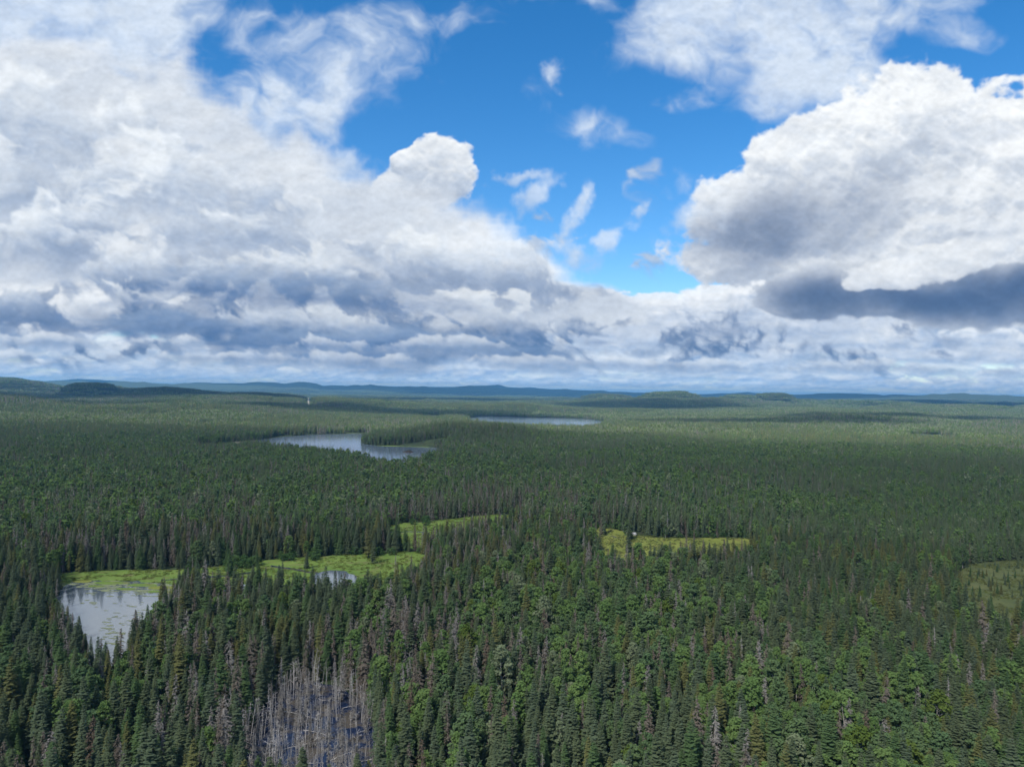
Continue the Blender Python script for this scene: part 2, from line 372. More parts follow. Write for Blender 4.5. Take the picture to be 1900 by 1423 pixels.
MEADOW_C = poly([(1096, 976), (1135, 981), (1180, 992), (1230, 999), (1395, 996), (1402, 1015), (1385, 1052), (1250, 1058), (1190, 1066), (1150, 1072), (1125, 1072), (1100, 1040)])
BOG = poly([(1778, 1052), (1840, 1041), (1960, 1040), (1990, 1200), (1850, 1188), (1800, 1160), (1776, 1100)])
SWAMP = poly([(442, 1345), (474, 1292), (530, 1262), (610, 1250), (690, 1285), (728, 1340), (735, 1430), (715, 1560), (640, 1640), (540, 1640), (450, 1540), (418, 1430)])
POOL = poly([(1690, 806), (1760, 808), (1765, 821), (1690, 819)])
MEADOW_A = poly([(100, 1064), (200, 1058), (330, 1058), (400, 1052), (470, 1042), (560, 1033), (680, 1028), (785, 1021), (795, 1040), (770, 1080), (735, 1118), (650, 1122), (560, 1118), (500, 1116), (470, 1100), (300, 1100), (105, 1095)])
MEADOW_B = poly([(712, 978), (760, 969), (830, 965), (880, 957), (960, 953.5), (963, 970), (938, 990), (885, 992), (850, 1004), (830, 1017), (722, 1021)])
MEADOW_C = poly([(1096, 976), (1135, 981), (1180, 992), (1230, 999), (1395, 996), (1402, 1015), (1385, 1052), (1250, 1058), (1190, 1066), (1150, 1072), (1125, 1072), (1100, 1040)])
BOG = poly([(1778, 1052), (1840, 1041), (1960, 1040), (1990, 1200), (1850, 1188), (1800, 1160), (1776, 1100)])
SWAMP = poly([(476, 1330), (502, 1285), (560, 1262), (640, 1272), (690, 1315), (702, 1400), (690, 1500), (600, 1540), (520, 1530), (450, 1490), (440, 1400)])
POOL = poly([(738, 1262), (752, 1240), (775, 1222), (790, 1232), (784, 1275), (760, 1300)])
SHORE = poly([(360, 826), (430, 820), (480, 816.5), (505, 818), (490, 828), (430, 840), (350, 838)])
SPIT = poly([(700, 827), (770, 826.5), (836, 825.5), (834, 829), (815, 830.5), (770, 829.2), (700, 828.2)])
ROAD = poly([(570.5, 747.5), (574, 747.5), (577, 768), (567, 768)])
SMOOTH = {}
for _n in ('POND', 'BACKWATER', 'CREEK', 'LAKE', 'FAR_LAKE', 'MEADOW_A', 'MEADOW_B', 'MEADOW_C', 'BOG', 'SWAMP', 'POOL', 'SHORE', 'SPIT', 'FAR_POOL', 'SLIVER'):
    globals()[_n] = smooth(globals()[_n], 3)

def curve_px(pts, az):
    """heights of a skyline given as photograph pixels, as tan(elevation) over azimuth"""
    a = np.array(pts, float); x, y, z = pix_dir(a[:, 0], a[:, 1])
    return np.interp(az, np.arctan2(x, y), z / np.hypot(x, y))
RANGE_NEAR = [(-300, 697), (-100, 700), (0, 702.5), (25, 704), (60, 710), (110, 711.5), (200, 713), (240, 712), (330, 716), (380, 714.5), (460, 715), (500, 713), (530, 715), (555, 711.5), (575, 714), (600, 718.5), (640, 719), (690, 717.5), (740, 721), (850, 721),
              (880, 719.5), (920, 722), (1000, 725), (1060, 725.5), (1130, 730), (1200, 733), (1290, 736), (1400, 736), (1500, 735), (1560, 733.5), (1640, 736), (1700, 737), (1750, 734.5), (1830, 736.5), (1900, 740), (2200, 744)]
RANGE_FAR = [(-300, 712), (0, 712), (110, 710), (160, 707.5), (200, 709), (235, 712), (300, 716), (600, 722), (840, 722), (900, 719), (925, 718), (945, 721), (965, 722), (985, 721), (1010, 725), (1100, 729), (1290, 735), (1390, 731.5), (1412, 733), (1440, 737), (1600, 740), (1900, 747), (2200, 750)]
# photograph x, distance, skyline y, half width in pixels, half depth in metres, sharpness
HILLS = [(-70, 5600, 703, 150, 900, 2), (172, 4050, 713.5, 42, 330, 5), (300, 4000, 726, 105, 420, 3), (465, 3900, 735, 75, 380, 2.6), (1130, 5000, 733, 52, 500, 4), (1245, 4800, 729, 56, 520, 4),
         (1372, 5000, 734.5, 42, 450, 3), (1432, 4900, 734, 38, 420, 4), (1280, 5000, 746, 220, 800, 2.5), (880, 1190, 788, 130, 95, 2.5), (1250, 2600, 771, 260, 320, 2.2), (250, 2500, 766, 260, 300, 2.2)]
def ground_z(x, y):
    x = np.asarray(x, float); y = np.asarray(y, float)
    d = np.hypot(x, y); az = np.arctan2(x, y)
    z = np.zeros_like(d)
    for px, d0, ytop, wpx, wd, p in HILLS:
        a0 = math.atan2(px - CX, FPX); h = CAM_Z + d0 * (float(horizon_y(px)) - ytop) / FPX - 8
        # rough edges so that no hill is a perfect bell
        rr = 1 + .22 * (noise2(x / 260 + 3, y / 260, 3) - .5)
        q = (np.abs((az - a0) * FPX / wpx) ** 2 + np.abs((d - d0) / wd) ** 2) ** .5 * rr
        z = np.maximum(z, h * np.exp(-q ** p * .9)) if h > 0 else z
    for prof, d0, wd, sd_ in ((RANGE_NEAR, 11000, 1300, 5), (RANGE_FAR, 15000, 1700, 9)):
        h = np.maximum(CAM_Z + d0 * (curve_px(prof, az) + 3.2 / FPX), 40)
        k = np.exp(-((d - d0) / wd) ** 2) * (1 - .35 * np.clip(np.abs(d - d0) / wd, 0, 1) * noise2(x / 900, y / 900, sd_))
        z = np.maximum(z, h * k * (.93 + .14 * noise2(az * 95 + sd_, d / 2500, sd_)))
    und = fbm2(x / 420 + 9, y / 420 + 4, 4, 12) - .36
    z = z + np.clip(und, 0, 1) * 46 * sstep(1250, 3200, d) * (1 - sstep(9000, 13000, d)) * (z < 400) * sstep(0, 420, CLEAR(x, y))
    sector = sstep(820, 850, PXZ(az)) * (1 - sstep(1140, 1180, PXZ(az))) * (1 - sstep(2150, 2600, d))
    sector = np.maximum(sector, sstep(400, 430, PXZ(az)) * (1 - sstep(840, 870, PXZ(az))) * (1 - sstep(1420, 1700, d)))
    roll = np.clip(fbm2(x / 800 + 3, y / 520 + 8, 4, 19) - .40, 0, 1) * 125 * (1 - .75 * np.exp(-((PXZ(az) - 820) / 330) ** 2)) * sstep(1300, 2400, d) * (1 - sstep(7500, 9500, d))
    z = z + roll * (1 - sector) * sstep(0, 420, CLEAR(x, y)) * sstep(60, 20, z)
    z = np.where(d < 3000, z * sstep(2, 30, CLEAR(x, y)), z)
    z = z + (fbm2(x / 110, y / 110, 2, 15) - .3) * 5 * sstep(480, 900, d) * sstep(0, 60, CLEAR(x, y))
    return z
PXZ = lambda az: CX + FPX * np.tan(np.clip(az, -1.2, 1.2))
_WATER = [LAKE, FAR_LAKE, SLIVER, FAR_POOL]
def CLEAR(x, y):
    """distance from the far waters (0 on them); only needed roughly"""
    r = np.full(x.shape, 1e3)
    for p in _WATER:
        q = p[::4]
        near = (x > p[:, 0].min() - 480) & (x < p[:, 0].max() + 480) & (y > p[:, 1].min() - 480) & (y < p[:, 1].max() + 480)
        if near.any():
            dd = seg_dist(q, x[near], y[near]); dd[inside(p, x[near], y[near])] = 0
            r[near] = np.minimum(r[near], dd)
    return r

# ---------------------------------------------------------------- materials
def mat(name, build):
    m = bpy.data.materials.new(name); m.use_nodes = True; t = NT(m.node_tree); build(t); return m
def foliage(name, a, b, trans=.25, speck=.5, scale=1.8):
    def build(t):
        oi = t.n('ShaderNodeObjectInfo'); tc = t.n('ShaderNodeTexCoord')
        nz = t.n('ShaderNodeTexNoise', ins={'Vector': tc.outputs['Object'], 'Scale': scale, 'Detail': 2.0})
        f = t.m('ADD', t.m('MULTIPLY', oi.outputs['Random'], 1 - speck), t.m('MULTIPLY', t.m('SUBTRACT', t.m('MULTIPLY', nz.outputs[0], 2.4), .7), speck), clamp=True)
        c = t.mix(f, a, b)
        df = t.n('ShaderNodeBsdfDiffuse', ins={'Color': c, 'Roughness': .6}); tr = t.n('ShaderNodeBsdfTranslucent', ins={'Color': c})
        mx = t.n('ShaderNodeMixShader', ins={0: trans, 1: df.outputs[0], 2: tr.outputs[0]})
        t.n('ShaderNodeOutputMaterial', ins={'Surface': mx})
    return mat(name, build)
def two_tone(name, a, b, scale, detail=6., rough=.95, bump=0., bscale=None, spec=.1, coord='Object', c=None):
    def build(t):
        tc = t.n('ShaderNodeTexCoord')
        nz = t.n('ShaderNodeTexNoise', ins={'Vector': tc.outputs[coord], 'Scale': scale, 'Detail': detail, 'Roughness': .62})
        f = t.m('MULTIPLY', t.m('SUBTRACT', nz.outputs[0], .36), 3.4, clamp=True)
        cc = t.mix(f, a, b)
        if c is not None:
            n2 = t.n('ShaderNodeTexNoise', ins={'Vector': tc.outputs[coord], 'Scale': scale * 3.3, 'Detail': 5.})
            cc = t.mix(t.m('MULTIPLY', t.m('SUBTRACT', n2.outputs[0], .52), 5., clamp=True), cc, c)
        p = t.n('ShaderNodeBsdfPrincipled', ins={'Base Color': cc, 'Roughness': rough, 'Specular IOR Level': spec})
        if bump:
            nb = t.n('ShaderNodeTexNoise', ins={'Vector': tc.outputs[coord], 'Scale': bscale or scale * 4, 'Detail': 5.})
            bp = t.n('ShaderNodeBump', ins={'Height': nb.outputs[0], 'Strength': bump, 'Distance': 1.0})
            t.nt.links.new(bp.outputs[0], p.inputs['Normal'])
        t.n('ShaderNodeOutputMaterial', ins={'Surface': p})
    return mat(name, build)
def water(name, deep, rough, wave, wscale, ior=1.45):
    def build(t):
        tc = t.n('ShaderNodeTexCoord')
        mp = t.n('ShaderNodeMapping', ins={'Vector': tc.outputs['Object'], 'Scale': (1.0, .35, 1.0)})
        nb = t.n('ShaderNodeTexNoise', ins={'Vector': mp.outputs[0], 'Scale': wscale, 'Detail': 4.})
        bp = t.n('ShaderNodeBump', ins={'Height': nb.outputs[0], 'Strength': wave, 'Distance': .3})
        n2 = t.n('ShaderNodeTexNoise', ins={'Vector': mp.outputs[0], 'Scale': wscale * .06, 'Detail': 3.})
        rg = t.m('ADD', t.m('MULTIPLY', n2.outputs[0], rough), rough * .5)
        p = t.n('ShaderNodeBsdfPrincipled', ins={'Base Color': (*deep, 1), 'Roughness': rg, 'IOR': ior, 'Normal': bp.outputs[0]})
        t.n('ShaderNodeOutputMaterial', ins={'Surface': p})
    return mat(name, build)
def swamp():
    def build(t):
        tc = t.n('ShaderNodeTexCoord'); nz = t.n('ShaderNodeTexNoise', ins={'Vector': tc.outputs['Object'], 'Scale': .16, 'Detail': 5., 'Roughness': .6})
        f = t.m('MULTIPLY', t.m('SUBTRACT', nz.outputs[0], .47), 9., clamp=True)
        c = t.mix(f, (.012, .022, .055), (.075, .064, .050)); rg = t.m('ADD', .04, t.m('MULTIPLY', f, .9))
        p = t.n('ShaderNodeBsdfPrincipled', ins={'Base Color': c, 'Roughness': rg, 'IOR': 1.33})
        t.n('ShaderNodeOutputMaterial', ins={'Surface': p})
    return mat('swamp_water', build)
M = {
    'ground': two_tone('forest_floor', (.022, .034, .016), (.050, .070, .030), .05, 8, coord='Object', c=(.035, .030, .022)),
    'spruce_dark': foliage('needles_dark_green', (0.071, 0.098, 0.054), (0.110, 0.139, 0.072)),
    'spruce_blue': foliage('needles_blue_green', (0.074, 0.106, 0.063), (0.109, 0.141, 0.081)),
    'spruce_olive': foliage('needles_olive', (0.108, 0.120, 0.048), (0.149, 0.157, 0.059)),
    'spruce_deep': foliage('needles_deep_green', (0.061, 0.110, 0.044), (0.096, 0.146, 0.059)),
    'leaf_mid': foliage('leaves_mid_green', (0.103, 0.180, 0.056), (0.155, 0.229, 0.074), .3, .45, .5),
    'leaf_deep': foliage('leaves_deep_green', (0.078, 0.139, 0.064), (0.126, 0.181, 0.076), .3, .45, .5),
    'leaf_yellow': foliage('leaves_yellow_green', (0.089, 0.139, 0.030), (0.119, 0.164, 0.040), .3, .45, .5),
    'leaf_grey': foliage('leaves_grey_green', (0.161, 0.204, 0.113), (0.211, 0.250, 0.142), .3, .45, .5),
    'twig_brown': foliage('dead_twigs_brown', (0.125, 0.106, 0.084), (0.17, 0.148, 0.12), .05, .4),
    'twig_grey': foliage('dead_twigs_grey', (0.16, 0.15, 0.134), (0.225, 0.212, 0.192), .05, .4),
    'twig_rust': foliage('dead_twigs_rust', (0.101, 0.079, 0.058), (0.133, 0.105, 0.079), .05, .4),
    'twig_pale': foliage('dead_twigs_pale', (.20, .19, .18), (.28, .27, .25), .0, .3),
    'bark': two_tone('bark_brown', (.050, .042, .034), (.095, .082, .068), 3.),
    'bark_pale': two_tone('bark_pale', (.24, .23, .21), (.40, .39, .36), 3., c=(.09, .08, .07)),
    'bark_white': two_tone('bare_wood', (.34, .32, .30), (.52, .50, .47), 2.5, c=(.16, .15, .14)),
    'meadow': two_tone('sedge_meadow', (.095, .160, .032), (.145, .205, .045), .05, 8, c=(.130, .125, .050)),
    'meadow_gold': two_tone('gold_sedge', (.135, .165, .034), (.195, .215, .048), .06, 8, c=(.150, .130, .045)),
    'meadow_olive': two_tone('bog_moss', (.070, .090, .034), (.105, .115, .044), .06, 8, c=(.055, .070, .034)),
    'tuft': foliage('sedge_blades', (0.112, 0.148, 0.034), (0.152, 0.180, 0.044), .3, .2),
    'tuft_olive': foliage('bog_blades', (0.101, 0.120, 0.044), (0.133, 0.144, 0.060), .3, .2),
    'shrub': foliage('shrub_leaves', (0.06, 0.12, 0.04), (0.09, 0.15, 0.052), .3, .3),
    'pad': foliage('lily_pads', (0.17, 0.2, 0.11), (0.26, 0.28, 0.17), .1, .2),
    'rock': two_tone('pale_rock', (.36, .36, .35), (.52, .52, .50), .9, c=(.20, .20, .19), bump=.5),
    'mud': two_tone('shore_mud', (.15, .14, .11), (.22, .20, .16), .05),
    'gravel': two_tone('gravel', (.16, .15, .13), (.22, .21, .18), .2),
    'sticks': two_tone('lodge_sticks', (.030, .027, .022), (.055, .048, .040), 2.),
    'swamp_bed': two_tone('swamp_bed', (.012, .011, .010), (.040, .034, .028), .35, c=(.06, .052, .044)),
    'pond_water': water('pond_water', (.10, .125, .145), .07, .04, 1.2, 2.5),
    'swamp_water': swamp(),
    'lake_water': water('lake_water', (.11, .145, .19), .10, .35, .25, 2.2),
}

# ---------------------------------------------------------------- mesh helpers
def mesh(name, verts, faces, mats, midx=None, smooth_=False):
    me = bpy.data.meshes.new(name)
    me.from_pydata([tuple(v) for v in verts], [], faces)
    for m in mats: me.materials.append(m)
    if midx is not None: me.polygons.foreach_set('material_index', midx)
    if smooth_: me.polygons.foreach_set('use_smooth', [True] * len(me.polygons))
    me.update(); return me
def link(name, data, parent=None, **props):
    o = bpy.data.objects.new(name, data); COL.objects.link(o)
    if parent is not None: o.parent = parent
    for k, v in props.items(): o[k] = v
    return o

def build_ground():
    az = np.concatenate([np.linspace(-math.pi, -.80, 60, endpoint=False), np.linspace(-.80, .80, 900, endpoint=False), np.linspace(.80, math.pi, 60, endpoint=False)])
    d = np.concatenate([[0.5], np.geomspace(60, 30000, 340)])
    A, D = np.meshgrid(az, d); X, Y = np.sin(A) * D, np.cos(A) * D
    Z = ground_z(X, Y)
    Z[D < 480] = 0
    n, k = len(d), len(az)
    v = np.stack([X, Y, Z], -1).reshape(-1, 3)
    i = np.arange(n - 1)[:, None] * k + np.arange(k)[None]; j = np.arange(n - 1)[:, None] * k + (np.arange(k)[None] + 1) % k
    f = np.stack([i, j, j + k, i + k], -1).reshape(-1, 4)[:, ::-1]
    me = bpy.data.meshes.new("ground")
    me.vertices.add(len(v)); me.vertices.foreach_set('co', v.ravel())
    me.loops.add(f.size); me.loops.foreach_set('vertex_index', f.ravel().astype(np.int32))
    me.polygons.add(len(f)); me.polygons.foreach_set('loop_start', np.arange(0, f.size, 4, dtype=np.int32))
    me.polygons.foreach_set('use_smooth', np.ones(len(f), bool))
    me.update(calc_edges=True); me.materials.append(M['ground'])
    link('ground', me, kind='structure')
build_ground()

def sheet(name, p, z, m, amp=0., seed=0, **props):
    q = wobble(p, amp, seed) if amp else p
    me = mesh(name, [(x, y, z) for x, y in q], [list(range(len(q)))], [m])
    if me.polygons[0].normal.z < 0: me.flip_normals()
    return link(name, me, **props)
sheet('pond', POND, .16, M['pond_water'], 1.3, 1, kind='structure')
sheet('backwater', BACKWATER, .165, M['pond_water'], .6, 22, kind='structure')
sheet('creek', CREEK, .17, M['pond_water'], .6, 2, kind='structure')
sheet('lake', LAKE, .30, M['lake_water'], 1.5, 3, kind='structure')
sheet('lake', FAR_LAKE, .50, M['lake_water'], 3., 4, kind='structure')
sheet('lake', SLIVER, .50, M['lake_water'], 2., 5, kind='structure')
sheet('lake', FAR_POOL, .50, M['lake_water'], 2., 6, kind='structure')
sheet('meadow', MEADOW_A, .08, M['meadow'], .8, 7, kind='structure')
sheet('meadow', MEADOW_B, .08, M['meadow'], .8, 8, kind='structure')
sheet('meadow', MEADOW_C, .08, M['meadow_gold'], .8, 9, kind='structure')
sheet('bog', BOG, .08, M['meadow_olive'], .8, 10, kind='structure')
sheet('swamp_water', SWAMP, .08, M['swamp_water'], .6, 11, kind='structure')
sheet('swamp_water', POOL, .08, M['swamp_water'], .4, 12, kind='structure')
sheet('shore', SHORE, .16, M['mud'], 1.5, 13, kind='structure')
sheet('shore', SPIT, .40, M['meadow'], 1.2, 14, kind='structure')
def build_road():
    n = 60; v = []
    a0, a1, b1, b0 = ROAD
    for i in range(n):
        t = i / (n - 1.0); l = a0 + (b0 - a0) * t; r = a1 + (b1 - a1) * t
        c = (l + r) / 2; w = (r - l) / np.linalg.norm(r - l) * 2.6
        for q in (c - w, c + w): v.append((q[0], q[1], float(ground_z(q[:1], q[1:])[0]) + 1.2))
    link('road', mesh('road', v, [(2 * i, 2 * i + 1, 2 * i + 3, 2 * i + 2) for i in range(n - 1)], [M['gravel']]), kind='structure')
build_road()

# ---------------------------------------------------------------- tree shapes (built once, copied many times)
def tube(V, F, pts, rad, sides=5):
    base = len(V); n = len(pts)
    for i, p in enumerate(pts):
        p = np.array(p, float); q = np.array(pts[min(i + 1, n - 1)], float) - np.array(pts[max(i - 1, 0)], float); q /= np.linalg.norm(q) + 1e-9
        a = np.cross(q, (0, 0, 1) if abs(q[2]) < .9 else (1, 0, 0)); a /= np.linalg.norm(a); b = np.cross(q, a)
        for s in range(sides):
            t = 2 * math.pi * s / sides; V.append(p + (a * math.cos(t) + b * math.sin(t)) * rad[i])
    for i in range(n - 1):
        for s in range(sides):
            s2 = (s + 1) % sides
            F.append((base + i * sides + s, base + i * sides + s2, base + (i + 1) * sides + s2, base + (i + 1) * sides + s))
def trunk_geo(rs, H, r0, bend=.25, sides=5, top=1.0):
    V, F = [], []; n = 6; ph = rs.rand() * 6.28
    pts = [(bend * math.sin(ph + i * .9) * (i / n), bend * math.cos(ph + i * .7) * (i / n), H * top * i / n) for i in range(n + 1)]
    pts[0] = (0, 0, -.4)
    tube(V, F, pts, [r0 * (1.25 if i == 0 else 1 - .92 * i / n) + .015 for i in range(n + 1)], sides)
    return V, F
def spruce_crown(rs, H, Rm, low=False, ragged=.25, gap=.1):
    """whorls of drooping boughs, each a folded spray of needles"""
    V, F = [], []
    z = H * rs.uniform(.06, .14)
    while z < H * .985:
        t = z / H; r = Rm * (1 - t) ** .78 * (1 - .35 * max(0, .25 - t) / .25) + .12
        nb = (5 if low else 7) if t < .8 else (4 if low else 5)
        for k in range(nb):
            if rs.rand() < gap: continue
            a = 2 * math.pi * (k + rs.rand() * .8) / nb; L = r * rs.uniform(1 - ragged, 1 + ragged); zz = z + rs.uniform(-.2, .2)
            dr = L * (.62 * (1 - t) - .15 * t + rs.uniform(-.08, .1)); w = (.34 * L + .16) * rs.uniform(.8, 1.2)
            c, s = math.cos(a), math.sin(a); px, py = -s, c
            b = len(V)
            if low:
                V += [(0, 0, zz + .25), (c * L * .6 + px * w, s * L * .6 + py * w, zz - dr * .75), (c * L, s * L, zz - dr * .8), (c * L * .6 - px * w, s * L * .6 - py * w, zz - dr * .75)]
                F += [(b, b + 1, b + 2), (b, b + 2, b + 3)]
                continue
            m1, m2 = .42, .78
            V += [(c * .03, s * .03, zz + .1), (c * L * m1, s * L * m1, zz - dr * .40), (c * L * m2, s * L * m2, zz - dr * .80), (c * L, s * L, zz - dr * .86)]
            for m, ww, sg in ((m1, w * .9, .22), (m2, w * .75, .18)):
                for q in (1, -1):
                    V.append((c * L * m + px * ww * q + c * .1, s * L * m + py * ww * q + s * .1, zz - dr * (.46 if m == m1 else .86) - sg * ww))
            # 4,5 at m1 ; 6,7 at m2
            F += [(b, b + 4, b + 1), (b, b + 1, b + 5), (b + 1, b + 4, b + 6, b + 2), (b + 1, b + 2, b + 7, b + 5), (b + 2, b + 6, b + 3), (b + 2, b + 3, b + 7)]
            for q in range(3):                                  # loose sprays off the bough
                f = rs.uniform(.35, .95); sd = 1 if rs.rand() < .5 else -1; l2 = w * rs.uniform(.7, 1.3); bb = len(V)
                x0, y0, z0 = c * L * f, s * L * f, zz - dr * min(f, .85)
                V += [(x0, y0, z0 + .03), (x0 + c * l2 * .6 + px * sd * l2, y0 + s * l2 * .6 + py * sd * l2, z0 - .22 * l2), (x0 + c * l2 * .45, y0 + s * l2 * .45, z0 - .06)]
                F.append((bb, bb + 1, bb + 2))
        z += (.75 if low else .40) * (1.15 - .45 * t) * H / 16
    b = len(V); V += [(.06, 0, H * .95), (-.04, .05, H * .95), (-.03, -.05, H * .95), (0, 0, H * 1.02)]
    F += [(b, b + 1, b + 3), (b + 1, b + 2, b + 3), (b + 2, b, b + 3)]
    return V, F
def dead_crown(rs, H, Rm, low=False, dens=1.0, thick=.05, start=.08, droop=.35):
    """bare twigs in whorls round a dead spruce"""
    V, F = [], []
    z = H * start
    while z < H * .98:
        t = z / H; r = Rm * (1 - t) ** .72 * (1 - .3 * max(0, .2 - t) / .2) + .10
        for k in range(4 if low else 6):
            if rs.rand() > dens: continue
            a = rs.rand() * 6.283; L = r * rs.uniform(.55, 1.2); zz = z + rs.uniform(-.2, .2); dr = L * (droop + rs.uniform(-.25, .3))
            c, s = math.cos(a), math.sin(a); px, py = -s, c; w = thick * (1.9 if low else 1)
            b = len(V)
            V += [(px * w, py * w, zz + w), (-px * w, -py * w, zz - w * .4), (c * L, s * L, zz - dr)]; F.append((b, b + 1, b + 2))
            for q in range(2 if low else 6):
                f = rs.uniform(.25, .95); sd = 1 if rs.rand() < .5 else -1; l2 = L * rs.uniform(.25, .5); bb = len(V); x0, y0, z0 = c * L * f, s * L * f, zz - dr * f
                V += [(x0, y0, z0 + w * .9), (x0 + c * w * 2, y0 + s * w * 2, z0 - w * .9), (x0 + c * l2 * .7 + px * sd * l2, y0 + s * l2 * .7 + py * sd * l2, z0 - l2 * rs.uniform(.1, .7))]
                F.append((bb, bb + 1, bb + 2))
        z += (.62 if low else .34) * H / 15
    return V, F
def leaf_crown(rs, H, Rm, low=False, base=.32, n_cl=26, per=52, leaf=.34):
    """leaves gathered in clumps on the ends of limbs, open between the clumps"""
    V, F, LV, LF = [], [], [], []
    tV, tF = trunk_geo(rs, H, .16, .5, 5, .86); LV += tV; LF += tF
    if low: n_cl, per, leaf = int(n_cl * .6), 7, leaf * 2.3
    ga = 2.399963; off = rs.rand() * 6.28
    for i in range(n_cl):
        t = (i + .5) / n_cl; h = base + (1 - base) * (1 - (1 - t) ** 1.15 * .999) ** 1.0
        u = (h - base) / (1 - base)
        env = Rm * (math.sin(math.pi * min(1, .12 + u * .88) ** .85) ** .75) * rs.uniform(.55, 1.08)
        a = off + i * ga + rs.uniform(-.4, .4); cx, cyy, cz = math.cos(a) * env, math.sin(a) * env, H * h * rs.uniform(.95, 1.02)
        cr = Rm * rs.uniform(.30, .50)
        if not low and i % 2 == 0: tube(LV, LF, [(0, 0, max(cz - env * 1.1, H * base * .7)), (cx * .5, cyy * .5, cz - env * .45), (cx, cyy, cz)], [.07, .05, .02], 4)
        for q in range(per):
            d = rs.randn(3); d /= np.linalg.norm(d) + 1e-9; rr = cr * rs.rand() ** .4
            p = np.array((cx, cyy, cz)) + d * rr * np.array((1, 1, .72))
            nr = d * .7 + rs.randn(3) * .6 + np.array((0, 0, .5)); nr /= np.linalg.norm(nr) + 1e-9
            a1 = np.cross(nr, rs.randn(3)); a1 /= np.linalg.norm(a1) + 1e-9; b1 = np.cross(nr, a1); sz = leaf * rs.uniform(.6, 1.25)
            b = len(V); V += [p - a1 * sz, p + b1 * sz * .62, p + a1 * sz, p - b1 * sz * .62]; F.append((b, b + 1, b + 2, b + 3))
    return V, F, LV, LF
def snag_geo(rs, H, forked):
    V, F, BV, BF = [], [], [], []
    bend = rs.uniform(.1, .7); ph = rs.rand() * 6.28; n = 5
    pts = [(bend * math.sin(ph) * (i / n) ** 1.6, bend * math.cos(ph) * (i / n) ** 1.6, -.5 + (H + .5) * i / n) for i in range(n + 1)]
    tube(V, F, pts, [.075 * (1 - .8 * i / n) + .02 for i in range(n + 1)], 6)
    for k in range(int(rs.uniform(14, 26)) if not forked else 11):
        t = rs.uniform(.35, .97); i = min(int(t * n), n - 1); f = t * n - i; p = np.array(pts[i]) * (1 - f) + np.array(pts[i + 1]) * f
        a = rs.rand() * 6.28; L = rs.uniform(.4, 1.2) * (2.4 if forked else 1) * (1.2 - t * .6); up = rs.uniform(.2, 1.1) if forked else rs.uniform(-.5, .5)
        e = p + np.array((math.cos(a), math.sin(a), up)) * L; mid = (p + e) / 2 + np.array((0, 0, .12 * L))
        tube(BV, BF, [p, mid, e], [.035, .025, .01], 4)
        for q in range(4 if forked else 3):
            e2 = mid + (e - mid) * rs.rand() + np.append(rs.randn(2) * .4, rs.uniform(-.2, .5)) * L * .6; tube(BV, BF, [mid, e2], [.025, .008], 3)
    return V, F, BV, BF

